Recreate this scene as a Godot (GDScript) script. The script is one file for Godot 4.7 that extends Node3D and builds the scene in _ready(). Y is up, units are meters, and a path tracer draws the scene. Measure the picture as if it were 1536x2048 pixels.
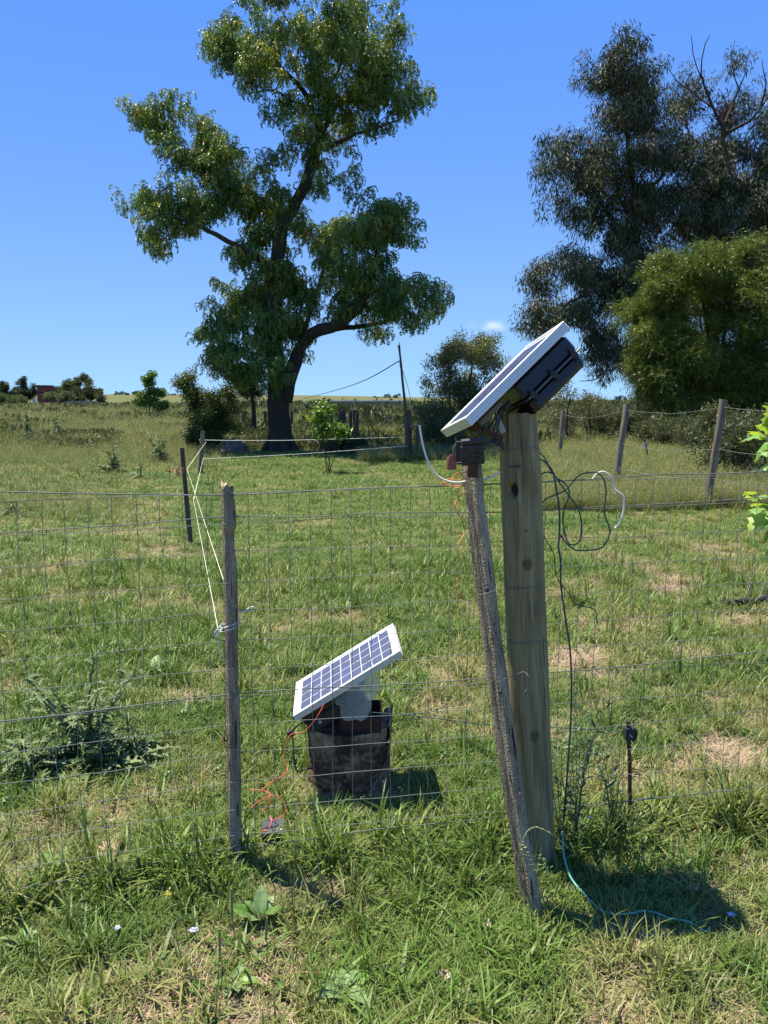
extends Node3D
# A paddock with a wire-mesh fence, two small solar fence chargers and old trees behind, on a bright noon.
# Units are metres. The eye stands at the origin, 1.6 m up, and looks along -z, a little downwards.

const EYE := 1.6
const FOCAL := 1538.0
const PITCH := 8.3

var cp := cos(deg_to_rad(PITCH))
var sp := sin(deg_to_rad(PITCH))
var rng := RandomNumberGenerator.new()
var bumps := FastNoiseLite.new()
var patches := FastNoiseLite.new()
var taken := {}
var M := {}

# ------------------------------------------------------------------ survey helpers
func spot(u: float, v: float, ahead: float) -> Vector3:          # a measured point, `ahead` metres in front
	var t := (1024.0 - v) / FOCAL
	var h := ahead * (t * cp - sp) / (cp + t * sp)
	var d := ahead * cp - h * sp
	return Vector3((u - 768.0) / FOCAL * d, EYE + h, -ahead)

func footing(u: float, v: float) -> Vector3:                      # a measured point on the ground
	var t := (v - 1024.0) / FOCAL
	var z := EYE * (cp - t * sp) / (sp + t * cp)
	var d := z * cp + EYE * sp
	var x := (u - 768.0) / FOCAL * d
	return Vector3(x, land(x, -z), -z)

func land(x: float, z: float) -> float:
	var r := sqrt(x * x + z * z)
	var y := bumps.get_noise_2d(x * 1.4, z * 1.4) * 0.022 * clampf((r - 0.3) / 2.0, 0.0, 1.0)
	y += bumps.get_noise_2d(x * 0.11 + 40.0, z * 0.11) * 0.10 * clampf((r - 6.0) / 14.0, 0.0, 1.0)
	if r > 260.0:
		var k := clampf((r - 260.0) / 420.0, 0.0, 1.0)
		y += k * k * (3.0 - 2.0 * k) * (3.8 + 2.4 * sin(atan2(x, -z) * 5.0 + 2.9))
	return y

func rr(a: float, b: float) -> float:
	return rng.randf_range(a, b)

# ------------------------------------------------------------------ scene tree helpers
func numbered(called: String) -> String:
	if not taken.has(called):
		taken[called] = 0
		return called
	taken[called] += 1
	return "%s_%03d" % [called, taken[called]]

func tag(o: Node, label: String, category: String, group := "", kind := "") -> void:
	if label: o.set_meta("label", label)
	if category: o.set_meta("category", category)
	if group: o.set_meta("group", group)
	if kind: o.set_meta("kind", kind)

func thing(called: String, label: String, category: String, at := Vector3.ZERO, group := "") -> Node3D:
	var o := Node3D.new()
	o.name = numbered(called)
	add_child(o)
	o.position = at
	tag(o, label, category, group)
	return o

func part(called: String, mesh: Mesh, mat: Material, parent: Node = self, at := Vector3.ZERO) -> MeshInstance3D:
	var o := MeshInstance3D.new()
	o.name = numbered(called) if parent == self else called
	o.mesh = mesh
	o.material_override = mat
	parent.add_child(o, true)
	o.position = at
	return o

func structure(called: String, mesh: Mesh, mat: Material) -> MeshInstance3D:
	var o := part(called, mesh, mat)
	o.set_meta("kind", "structure")
	return o

func many(called: String, mesh: Mesh, mat: Material, tf: Array, cols: PackedColorArray, parent: Node = self) -> MultiMeshInstance3D:
	var mm := MultiMesh.new()
	mm.transform_format = MultiMesh.TRANSFORM_3D
	mm.use_colors = true
	mm.mesh = mesh
	mm.instance_count = tf.size()
	for i in tf.size():
		mm.set_instance_transform(i, tf[i])
		mm.set_instance_color(i, cols[i])
	var o := MultiMeshInstance3D.new()
	o.name = numbered(called) if parent == self else called
	o.multimesh = mm
	o.material_override = mat
	parent.add_child(o, true)
	o.set_meta("kind", "stuff")
	return o

# ------------------------------------------------------------------ mesh helpers
class Build:
	var v := PackedVector3Array()
	var n := PackedVector3Array()
	var t := PackedVector2Array()
	var c := PackedColorArray()
	var i := PackedInt32Array()

	func tri(a: Vector3, b: Vector3, d: Vector3, col := Color.WHITE) -> void:
		var k := v.size()
		v.append(a); v.append(b); v.append(d)
		c.append(col); c.append(col); c.append(col)
		i.append(k); i.append(k + 1); i.append(k + 2)

	func quad(a: Vector3, b: Vector3, d: Vector3, e: Vector3, col := Color.WHITE) -> void:
		var k := v.size()
		v.append(a); v.append(b); v.append(d); v.append(e)
		for q in 4: c.append(col)
		i.append_array(PackedInt32Array([k, k + 1, k + 2, k, k + 2, k + 3]))

	func box(lo: Vector3, hi: Vector3, bevel := 0.0, tf := Transform3D.IDENTITY, col := Color.WHITE) -> void:
		# a box whose edges are cut by `bevel`
		var mid := (lo + hi) * 0.5
		var h := (hi - lo) * 0.5
		var b := minf(bevel, minf(h.x, minf(h.y, h.z)) * 0.49)
		var p := func(x: float, y: float, z: float) -> Vector3: return tf * (mid + Vector3(x, y, z))
		for s in [-1.0, 1.0]:
			face([p.call(s * h.x, -h.y + b, -h.z + b), p.call(s * h.x, h.y - b, -h.z + b), p.call(s * h.x, h.y - b, h.z - b), p.call(s * h.x, -h.y + b, h.z - b)], s < 0.0, col)
			face([p.call(-h.x + b, s * h.y, -h.z + b), p.call(-h.x + b, s * h.y, h.z - b), p.call(h.x - b, s * h.y, h.z - b), p.call(h.x - b, s * h.y, -h.z + b)], s < 0.0, col)
			face([p.call(-h.x + b, -h.y + b, s * h.z), p.call(h.x - b, -h.y + b, s * h.z), p.call(h.x - b, h.y - b, s * h.z), p.call(-h.x + b, h.y - b, s * h.z)], s < 0.0, col)
		if b <= 0.0: return
		for s in [-1.0, 1.0]:
			for q in [-1.0, 1.0]:
				quad(p.call(s * h.x, q * (h.y - b), -h.z + b), p.call(s * h.x, q * (h.y - b), h.z - b), p.call(s * (h.x - b), q * h.y, h.z - b), p.call(s * (h.x - b), q * h.y, -h.z + b), col)
				quad(p.call(s * h.x, -h.y + b, q * (h.z - b)), p.call(s * h.x, h.y - b, q * (h.z - b)), p.call(s * (h.x - b), h.y - b, q * h.z), p.call(s * (h.x - b), -h.y + b, q * h.z), col)
				quad(p.call(-h.x + b, s * h.y, q * (h.z - b)), p.call(h.x - b, s * h.y, q * (h.z - b)), p.call(h.x - b, s * (h.y - b), q * h.z), p.call(-h.x + b, s * (h.y - b), q * h.z), col)
				for w in [-1.0, 1.0]:
					tri(p.call(s * h.x, q * (h.y - b), w * (h.z - b)), p.call(s * (h.x - b), q * h.y, w * (h.z - b)), p.call(s * (h.x - b), q * (h.y - b), w * h.z), col)

	func face(p: Array, turn: bool, col: Color) -> void:
		if turn: quad(p[0], p[3], p[2], p[1], col)
		else: quad(p[0], p[1], p[2], p[3], col)

	func tube(pts: PackedVector3Array, radii: PackedFloat32Array, sides := 6, col := Color.WHITE, capped := true, vscale := 1.0, rough := 0.0, noise: FastNoiseLite = null) -> void:
		var m := pts.size()
		var side := Vector3.RIGHT
		var k0 := v.size()
		var run := 0.0
		for a in m:
			var dir := (pts[mini(a + 1, m - 1)] - pts[maxi(a - 1, 0)]).normalized()
			if a == 0:
				side = dir.cross(Vector3(0.31, 0.2, 0.93)).normalized()
				if side.length() < 0.1: side = Vector3.RIGHT
			side = (side - dir * side.dot(dir)).normalized()
			var up := dir.cross(side)
			if a > 0: run += pts[a].distance_to(pts[a - 1])
			for s in sides + 1:
				var w := TAU * s / sides
				var out := side * cos(w) + up * sin(w)
				var r := radii[a]
				if noise:
					var q := pts[a] + out * radii[a]
					r *= 1.0 + rough * noise.get_noise_3d(q.x, q.y * 0.35, q.z)
				v.append(pts[a] + out * r)
				n.append(out)
				t.append(Vector2(float(s) / sides, run * vscale))
				c.append(col)
		for a in m - 1:
			for s in sides:
				var k := k0 + a * (sides + 1) + s
				i.append_array(PackedInt32Array([k, k + sides + 2, k + 1, k, k + sides + 1, k + sides + 2]))
		if capped:
			for e in [0, m - 1]:
				var k := v.size()
				var d := (pts[1] - pts[0]).normalized() * -1.0 if e == 0 else (pts[m - 1] - pts[m - 2]).normalized()
				v.append(pts[e]); n.append(d); t.append(Vector2(0.5, 0.5)); c.append(col)
				for s in sides + 1:
					v.append(v[k0 + e * (sides + 1) + s]); n.append(d); c.append(col)
					t.append(Vector2(0.5 + 0.3 * cos(TAU * s / sides), 0.5 + 0.3 * sin(TAU * s / sides)))
				for s in sides:
					i.append_array(PackedInt32Array([k, k + 1 + s, k + 2 + s]) if e == 0 else PackedInt32Array([k, k + 2 + s, k + 1 + s]))

	func done() -> ArrayMesh:
		var a := []
		a.resize(Mesh.ARRAY_MAX)
		a[Mesh.ARRAY_VERTEX] = v
		if n.size() == v.size(): a[Mesh.ARRAY_NORMAL] = n
		if t.size() == v.size(): a[Mesh.ARRAY_TEX_UV] = t
		if c.size() == v.size(): a[Mesh.ARRAY_COLOR] = c
		a[Mesh.ARRAY_INDEX] = i
		var m := ArrayMesh.new()
		m.add_surface_from_arrays(Mesh.PRIMITIVE_TRIANGLES, a)
		return m

func smooth(p: Array, step: float, wobble := 0.0) -> PackedVector3Array:     # a curve through the points
	var out := PackedVector3Array()
	for a in p.size() - 1:
		var p0: Vector3 = p[maxi(a - 1, 0)]
		var p1: Vector3 = p[a]
		var p2: Vector3 = p[a + 1]
		var p3: Vector3 = p[mini(a + 2, p.size() - 1)]
		var k := maxi(1, int(ceil(p1.distance_to(p2) / step)))
		for s in k:
			var q := p1.cubic_interpolate(p2, p0, p3, float(s) / k)
			if wobble > 0.0 and (a > 0 or s > 0): q += Vector3(rr(-1, 1), rr(-1, 1), rr(-1, 1)) * wobble
			out.append(q)
	out.append(p[p.size() - 1])
	return out

func tapered(n: int, r0: float, r1: float, power := 1.0) -> PackedFloat32Array:
	var out := PackedFloat32Array()
	for a in n: out.append(lerpf(r0, r1, pow(float(a) / maxi(n - 1, 1), power)))
	return out

func cord(points: Array, r: float, step := 0.03, sides := 6, wobble := 0.0) -> ArrayMesh:
	var b := Build.new()
	var p := smooth(points, step, wobble)
	b.tube(p, tapered(p.size(), r, r), sides)
	return b.done()

# ------------------------------------------------------------------ materials
func plain(col: Color, rough := 0.8, metal := 0.0) -> StandardMaterial3D:
	var m := StandardMaterial3D.new()
	m.albedo_color = col.linear_to_srgb()
	m.roughness = rough
	m.metallic = metal
	return m

func leafy(through: float, rough := 0.5, shine := 0.4) -> StandardMaterial3D:    # colour comes from the copies and the blades
	var m := StandardMaterial3D.new()
	m.vertex_color_use_as_albedo = true
	m.roughness = rough
	m.metallic_specular = shine
	m.cull_mode = BaseMaterial3D.CULL_DISABLED
	m.backlight_enabled = true
	m.backlight = Color(through, through, through * 0.5)
	return m

func noise_field(w: int, h: int, freq: float, seed_: int, octaves := 4, stretch := 1) -> PackedByteArray:
	var f := FastNoiseLite.new()
	f.seed = seed_
	f.frequency = freq
	f.fractal_octaves = octaves
	var im := f.get_seamless_image(w, maxi(h / stretch, 8))
	if stretch > 1: im.resize(w, h, Image.INTERPOLATE_CUBIC)
	im.convert(Image.FORMAT_L8)
	return im.get_data()

func ramp_texture(w: int, h: int, value: PackedFloat32Array, stops: Array) -> ImageTexture:
	var data := PackedByteArray()
	data.resize(w * h * 3)
	var g := Gradient.new()
	g.offsets = PackedFloat32Array(stops.map(func(s): return s[0]))
	g.colors = PackedColorArray(stops.map(func(s): return (s[1] as Color).linear_to_srgb()))
	var lut := PackedByteArray()
	for k in 256:
		var q := g.sample(k / 255.0)
		lut.append(int(clampf(q.r, 0, 1) * 255)); lut.append(int(clampf(q.g, 0, 1) * 255)); lut.append(int(clampf(q.b, 0, 1) * 255))
	for k in w * h:
		var q := int(clampf(value[k], 0.0, 1.0) * 255.0) * 3
		data[k * 3] = lut[q]; data[k * 3 + 1] = lut[q + 1]; data[k * 3 + 2] = lut[q + 2]
	return ImageTexture.create_from_image(Image.create_from_data(w, h, false, Image.FORMAT_RGB8, data))

func height_texture(w: int, h: int, value: PackedFloat32Array) -> ImageTexture:
	var data := PackedByteArray()
	data.resize(w * h)
	for k in w * h: data[k] = int(clampf(value[k], 0.0, 1.0) * 255.0)
	return ImageTexture.create_from_image(Image.create_from_data(w, h, false, Image.FORMAT_L8, data))

func grain_material(w: int, h: int, seed_: int, stops: Array, relief: float, cracks := 0.8, knots := [], stretch := 24, pits := 0.14) -> StandardMaterial3D:
	# weathered timber: long grain, splits along it, rings round the knots ([u, v, radius], all in shares of the sheet)
	var fine := noise_field(w, h, 0.20, seed_, 3, stretch)
	var broad := noise_field(w, h, 0.018, seed_ + 7, 3, 6)
	var split := noise_field(w, h, 0.06, seed_ + 13, 2, stretch)
	var dots := noise_field(w, h, 0.16, seed_ + 21, 2, 1)
	var tone := PackedFloat32Array()
	var lift := PackedFloat32Array()
	tone.resize(w * h)
	lift.resize(w * h)
	for y in h:
		for x in w:
			var sx := x
			var ring := -1.0
			var core := 1.0
			for kn in knots:
				var du: float = (x / float(w) - kn[0]) / kn[2]
				var dv: float = (y / float(h) - kn[1]) / (kn[2] * kn[3])
				var d := sqrt(du * du + dv * dv) * (1.0 + 0.5 * (broad[y * w + x] / 255.0 - 0.5))
				if d < 3.0:
					sx = posmod(x + int(du * 14.0 * exp(-d * d * 0.5)), w)
					if d < 1.0:
						core = d
						ring = 0.5 * sin(d * 17.0 + float(dots[y * w + x]) / 45.0)
						var ray := absf(sin(atan2(dv, du) * 1.5 + kn[0] * 9.0))
						if ray < 0.07 + 0.05 * (1.0 - d) and d < 0.75: ring = -2.6
			var k := y * w + sx
			var f := fine[k] / 255.0
			var s := split[k] / 255.0
			var cr := smoothstep(cracks, cracks + 0.09, s)
			var tv := 0.32 + 0.34 * f + 0.34 * (broad[y * w + x] / 255.0 - 0.5) + pits * (dots[k] / 255.0 - 0.5)
			tv = lerpf(tv, 0.03, cr)
			var lv := 0.55 + 0.35 * (f - 0.5) - 0.5 * cr + pits * 0.9 * (dots[k] / 255.0 - 0.5)
			if core < 1.0:
				tv = lerpf(0.27 + 0.09 * ring + 0.25 * (f - 0.5), tv, smoothstep(0.5, 1.0, core))
				lv = lerpf(0.62 + 0.14 * ring, lv, smoothstep(0.72, 1.0, core))
				if absf(core - 0.88) < 0.07: tv *= 0.82; lv -= 0.1
			tone[y * w + x] = tv
			lift[y * w + x] = lv
	var m := StandardMaterial3D.new()
	m.albedo_texture = ramp_texture(w, h, tone, stops)
	m.roughness = 0.92
	m.metallic_specular = 0.25
	m.heightmap_enabled = true
	m.heightmap_texture = height_texture(w, h, lift)
	m.heightmap_scale = relief
	return m

func mottled(seed_: int, freq: float, stops: Array, relief: float, size_m: float, in_world := true, rough := 0.95) -> StandardMaterial3D:
	var w := 512
	var a := noise_field(w, w, freq, seed_, 5)
	var b := noise_field(w, w, freq * 7.0, seed_ + 3, 3)
	var tone := PackedFloat32Array()
	tone.resize(w * w)
	for k in w * w: tone[k] = clampf(0.5 + (a[k] / 255.0 - 0.5) * 0.9 + (b[k] / 255.0 - 0.5) * 0.5, 0.0, 1.0)
	var m := StandardMaterial3D.new()
	m.albedo_texture = ramp_texture(w, w, tone, stops)
	m.roughness = rough
	m.metallic_specular = 0.25
	m.uv1_triplanar = true
	m.uv1_world_triplanar = in_world
	m.uv1_scale = Vector3.ONE / size_m
	if relief > 0.0:
		m.heightmap_enabled = true
		m.heightmap_texture = height_texture(w, w, tone)
		m.heightmap_scale = relief
	return m

# ------------------------------------------------------------------ plants
func blade(b: Build, base: Vector3, yaw: float, length: float, width: float, lean: float, droop: float, segs: int, col: Color, fold := 0.0) -> void:
	var out := Vector3(cos(yaw), 0, sin(yaw))
	var side := Vector3(-sin(yaw), 0, cos(yaw))
	var p := base
	var ang := lean
	var last_l := p - side * width * 0.4
	var last_r := p + side * width * 0.4
	for s in segs:
		var dir := out * sin(ang) + Vector3.UP * cos(ang)
		p += dir * (length / segs)
		ang += droop / segs
		if s == segs - 1:
			b.tri(last_l, last_r, p, col)
		else:
			var w := width * (0.5 if s < segs / 2 else 0.36)
			var l := p - side * w + Vector3.UP * fold
			var r := p + side * w + Vector3.UP * fold
			b.quad(last_l, last_r, r, l, col)
			last_l = l
			last_r = r

func vary(c: Color, by: float) -> Color:            # blades of one tuft differ a little in tone
	var k := 1.0 + rr(-by, by)
	return Color(c.r * k * (1.0 + rr(-by, by) * 0.5), c.g * k, c.b * k)

func tuft(n: int, radius: float, l0: float, l1: float, w0: float, w1: float, lean0: float, lean1: float, droop: float, segs: int, tone := 0.25, dead := 0.0) -> ArrayMesh:
	var b := Build.new()
	for k in n:
		var a := rr(0, TAU)
		var q := sqrt(rng.randf()) * radius
		var col := vary(Color(1, 1, 1), tone)
		if rng.randf() < dead: col = Color(2.3, 1.55, 2.6) * rr(0.7, 1.1)
		blade(b, Vector3(cos(a) * q, -0.006, sin(a) * q), rr(0, TAU), rr(l0, l1), rr(w0, w1), rr(lean0, lean1), rr(0.2, 1.0) * droop, segs, col)
	return b.done()

func seeding_grass(n: int, radius: float, h0: float, h1: float, thick := 0.0016) -> ArrayMesh:     # thin stalks that end in a nodding pale head
	var b := Build.new()
	for k in n:
		var a := rr(0, TAU)
		var q := sqrt(rng.randf()) * radius
		var base := Vector3(cos(a) * q, 0, sin(a) * q)
		var yaw := rr(0, TAU)
		var h := rr(h0, h1)
		var lean := rr(0.02, 0.35)
		var out := Vector3(cos(yaw), 0, sin(yaw))
		var side := Vector3(-sin(yaw), 0, cos(yaw))
		var p := base
		var ang := lean
		var col := vary(Color(1.25, 1.15, 1.2), 0.25)
		for s in 4:
			var p2 := p + (out * sin(ang) + Vector3.UP * cos(ang)) * h / 4.0
			ang += rr(0.02, 0.16)
			b.quad(p - side * thick, p + side * thick, p2 + side * thick, p2 - side * thick, col)
			p = p2
		var head := vary(Color(2.0, 1.5, 1.9), 0.2)
		for s in 7:
			var t := s / 7.0
			var c := p + (out * sin(ang + t) + Vector3.UP * cos(ang + t)) * h * 0.16 * t
			var d := Vector3(rr(-1, 1), rr(-0.3, 0.9), rr(-1, 1)).normalized() * h * 0.035
			var w := Vector3(rr(-1, 1), rr(-1, 1), rr(-1, 1)).normalized() * thick * 2.6
			b.tri(c - w, c + w, c + d, head)
	for k in n * 2:
		var a := rr(0, TAU)
		var q := sqrt(rng.randf()) * radius
		blade(b, Vector3(cos(a) * q, 0, sin(a) * q), rr(0, TAU), rr(h0, h1) * 0.75, thick * 3.2, rr(0.1, 0.5), rr(0.2, 1.3), 3, vary(Color(1, 1, 1), 0.25))
	return b.done()

func leaf(b: Build, at: Vector3, dir: Vector3, length: float, width: float, col: Color, fold := 0.25) -> void:
	var side := dir.cross(Vector3(rr(-1, 1), rr(-0.4, 1.2), rr(-1, 1)))
	if side.length() < 0.01: side = Vector3.RIGHT
	side = side.normalized() * width * 0.5
	var lift := dir.cross(side).normalized() * width * fold
	var tip := at + dir * length
	var mid := at + dir * length * 0.42
	b.tri(at, mid + side + lift, tip, col)
	b.tri(at, tip, mid - side + lift, col)

func dir_random(up0: float, up1: float) -> Vector3:
	var a := rr(0, TAU)
	var e := rr(up0, up1)
	return Vector3(cos(a) * cos(e), sin(e), sin(a) * cos(e))

func spray_pinnate(reach: float, leaflet: float, n_stalks := 6, pairs := 6) -> ArrayMesh:   # feather leaves that arch out and hang
	var b := Build.new()
	for k in n_stalks:
		var yaw := TAU * k / n_stalks + rr(-0.5, 0.5)
		var out := Vector3(cos(yaw), 0, sin(yaw))
		var p := Vector3(rr(-1, 1), rr(-1, 1), rr(-1, 1)) * reach * 0.22
		var ang := rr(-0.1, 0.8)
		var tone := vary(Color(1, 1, 1), 0.22)
		for s in pairs:
			var d := out * cos(ang) + Vector3.UP * sin(ang)
			p += d * reach / pairs
			ang -= rr(0.2, 0.5)
			for q in [-1.0, 1.0]:
				var lat: Vector3 = d.cross(Vector3.UP).normalized() * q
				leaf(b, p, (lat * 0.8 + d * 0.5 + Vector3.DOWN * rr(0.35, 1.0)).normalized(), leaflet * rr(0.75, 1.2), leaflet * rr(0.34, 0.44), vary(tone, 0.12))
		leaf(b, p, (out * cos(ang) + Vector3.UP * sin(ang)).normalized(), leaflet, leaflet * 0.36, tone)
	return b.done()

func spray_hanging(reach: float, length: float, width: float, n := 46) -> ArrayMesh:       # sickle leaves that hang from thin twigs
	var b := Build.new()
	for k in n:
		var p := Vector3(rr(-1, 1), rr(-0.8, 0.8), rr(-1, 1))
		if p.length() > 1.0: p = p.normalized() * rng.randf()
		leaf(b, p * reach, dir_random(-1.5, -0.35), length * rr(0.7, 1.25), width * rr(0.8, 1.2), vary(Color(1, 1, 1), 0.3), 0.1)
	return b.done()

func spray_leafy(reach: float, length: float, width: float, n := 46, up0 := -0.5, up1 := 1.1) -> ArrayMesh:
	var b := Build.new()
	for k in n:
		var p := Vector3(rr(-1, 1), rr(-1, 1), rr(-1, 1))
		if p.length() > 1.0: p = p.normalized() * rng.randf()
		leaf(b, p * reach, dir_random(up0, up1), length * rr(0.7, 1.25), width * rr(0.8, 1.2), vary(Color(1, 1, 1), 0.25))
	return b.done()

func spray_needles(reach: float, n_twigs := 9, per := 10, needle := 0.09, width := 0.012) -> ArrayMesh:   # soft arching twigs set with fine needles
	var b := Build.new()
	for k in n_twigs:
		var d := dir_random(-0.1, 1.3)
		var p := Vector3(rr(-1, 1), rr(-1, 1), rr(-1, 1)) * reach * 0.3
		var tone := vary(Color(1, 1, 1), 0.25)
		for s in per:
			p += d * reach / per
			d = (d + Vector3(rr(-0.1, 0.1), -0.11, rr(-0.1, 0.1))).normalized()
			leaf(b, p, (d + dir_random(-1.0, 1.2) * 0.9).normalized(), needle * rr(0.7, 1.2), width, vary(tone, 0.15), 0.0)
	return b.done()

# limbs: [points, first radius, last radius]; clouds of leaves: [centre, half width, half height, half depth, fill]
func grow(t: Node3D, trunk: Array, limbs: Array, masses: Array, o: Dictionary) -> void:
	var base := t.position
	var bones := PackedVector3Array()
	var rough := FastNoiseLite.new()
	rough.frequency = o.get("knobble", 1.1)
	var k := 0
	for l in [trunk] + limbs:
		var p := smooth(l[0].map(func(q): return q - base), o.step, o.step * 0.06)
		var b := Build.new()
		b.tube(p, tapered(p.size(), l[1], l[2], 0.8), 12 if l[1] > 0.1 else 7, Color.WHITE, true, 0.5, 0.35, rough)
		part("trunk" if k == 0 else "limb", b.done(), o.bark, t)
		for q in p.size():
			if q > p.size() * (0.45 if k == 0 else 0.2): bones.append(p[q])
		k += 1
	var tips: Array = []
	for m in masses:
		var c: Vector3 = m[0] - base
		var n := int(ceil(m[4] * o.clumps * (m[1] * m[2] + m[1] * m[3] + m[2] * m[3]) / 3.0))
		for q in n:
			var d := Vector3(rr(-1, 1), rr(-1, 1), rr(-1, 1))
			while d.length() > 1.0: d = Vector3(rr(-1, 1), rr(-1, 1), rr(-1, 1))
			d *= lerpf(1.0, minf(1.0 / maxf(d.length(), 0.05), 1.6), 0.35) * (1.0 if rng.randf() < 0.72 else rr(1.0, 1.35))
			var at: Vector3 = c + Vector3(d.x * m[1], d.y * m[2], d.z * m[3])
			if at.y > o.get("lowest", 0.2): tips.append(at)
	var order: Array = []
	for at in tips:
		var near := 1e9
		for q in bones: near = minf(near, q.distance_squared_to(at))
		order.append([near, at])
	order.sort_custom(func(a, b): return a[0] < b[0])
	var twigs := Build.new()
	var tf: Array = []
	var cols := PackedColorArray()
	var size: Array = o.size
	for e in order:
		var at: Vector3 = e[1]
		var from := Vector3.ZERO
		var near := 1e9
		for q in bones:
			var d := q.distance_squared_to(at) + maxf(0.0, q.y - at.y) * 0.8
			if d < near:
				near = d
				from = q
		var reach := from.distance_to(at)
		var p := PackedVector3Array()
		var bow := Vector3(rr(-1, 1), rr(0.1, 1.4), rr(-1, 1)) * reach * 0.14
		for s in 6:
			var x := s / 5.0
			p.append(from.lerp(at, x) + bow * sin(PI * x) + (Vector3(rr(-1, 1), rr(-1, 1), rr(-1, 1)) * reach * 0.03 if s > 0 else Vector3.ZERO))
		twigs.tube(p, tapered(6, o.twig * clampf(0.45 + reach * 0.4, 0.5, 1.7), o.twig * 0.25), 4, Color.WHITE, false)
		for s in range(2, 6): bones.append(p[s])
		for s in o.per_clump:
			var x := rr(0.35, 1.0)
			var q: Vector3 = p[int(x * 5.0)] + Vector3(rr(-1, 1), rr(-0.75, 0.75), rr(-1, 1)) * o.spread
			var bas := Basis.from_euler(Vector3(rr(-0.3, 0.3), rr(0, TAU), rr(-0.3, 0.3))).scaled(Vector3.ONE * rr(size[0], size[1]))
			tf.append(Transform3D(bas, q))
			var col: Color = (o.cols[0] as Color).lerp(o.cols[1], rng.randf())
			if o.cols.size() > 2 and rng.randf() < o.get("third", 0.12): col = o.cols[2]
			cols.append(col * rr(0.82, 1.2))
	var tw := part("twigs", twigs.done(), o.bark, t)
	tw.set_meta("kind", "stuff")
	many("crown", o.spray, o.leaves, tf, cols, t)

func mass(u: float, v: float, ru: float, rv: float, ahead: float, off := 0.0, fill := 1.0, deep := 1.0) -> Array:
	var k := ahead / FOCAL
	return [spot(u, v, ahead + off), ru * k, rv * k, ru * k * deep, fill]

# a bush without a marked trunk: stems from the base to every mass
func bush(t: Node3D, masses: Array, o: Dictionary) -> void:
	var limbs: Array = []
	for m in masses:
		var c: Vector3 = m[0]
		limbs.append([[t.position + Vector3(rr(-0.1, 0.1), -0.05, rr(-0.1, 0.1)), t.position.lerp(c, 0.5) + Vector3(rr(-0.1, 0.1), 0.12, rr(-0.1, 0.1)), c], o.stem, o.stem * 0.4])
	grow(t, limbs[0], limbs.slice(1), masses, o)

# leaves with a drawn outline: lobes as [along, half width]
func drawn_leaf(outline: Array, length: float, width: float, bend: float, cup: float, col := Color.WHITE) -> ArrayMesh:
	var b := Build.new()
	var prev_c := Vector3.ZERO
	var prev_w := 0.0
	var first := true
	for e in outline:
		var x: float = e[0]
		var w: float = e[1] * width
		var ang := bend * x
		var c := Vector3(sin(ang) / maxf(bend, 0.001) if absf(bend) > 0.001 else x, (cos(ang) - 1.0) / bend if absf(bend) > 0.001 else 0.0, 0) * length
		var lift := Vector3(0, cup * w, 0)
		var plift := Vector3(0, cup * prev_w, 0)
		if not first:
			b.quad(prev_c, c, c + Vector3(0, 0, w) + lift, prev_c + Vector3(0, 0, prev_w) + plift, col)
			b.quad(prev_c, prev_c + Vector3(0, 0, -prev_w) + plift, c + Vector3(0, 0, -w) + lift, c, col)
		prev_c = c
		prev_w = w
		first = false
	return b.done()

const SPINY := [[0.0, 0.12], [0.08, 0.3], [0.12, 0.75], [0.17, 0.26], [0.24, 0.3], [0.28, 1.0], [0.33, 0.3], [0.4, 0.3], [0.44, 0.95], [0.49, 0.26], [0.56, 0.26], [0.6, 0.8], [0.65, 0.2], [0.72, 0.2], [0.76, 0.55], [0.8, 0.15], [0.9, 0.15], [1.0, 0.0]]
const LANCE := [[0.0, 0.08], [0.15, 0.55], [0.35, 1.0], [0.6, 0.8], [0.82, 0.4], [1.0, 0.0]]
const OVAL := [[0.0, 0.1], [0.12, 0.55], [0.3, 0.95], [0.55, 1.0], [0.78, 0.7], [0.92, 0.35], [1.0, 0.0]]
const LOBED := [[0.0, 0.05], [0.02, 0.62], [0.12, 0.98], [0.22, 0.66], [0.30, 0.72], [0.46, 1.0], [0.56, 0.6], [0.62, 0.5], [0.74, 0.56], [0.82, 0.3], [1.0, 0.0]]

func lay(dir: Vector3, roll := 0.0, size := 1.0) -> Basis:      # +x along dir, +y as far up as it can
	var x := dir.normalized()
	var z := x.cross(Vector3.UP)
	if z.length() < 0.05: z = Vector3.BACK
	z = z.normalized()
	return (Basis(x, z.cross(x) * -1.0, z) if z.cross(x).y < 0.0 else Basis(x, z.cross(x), z)).rotated(x, roll).scaled(Vector3.ONE * size)

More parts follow.
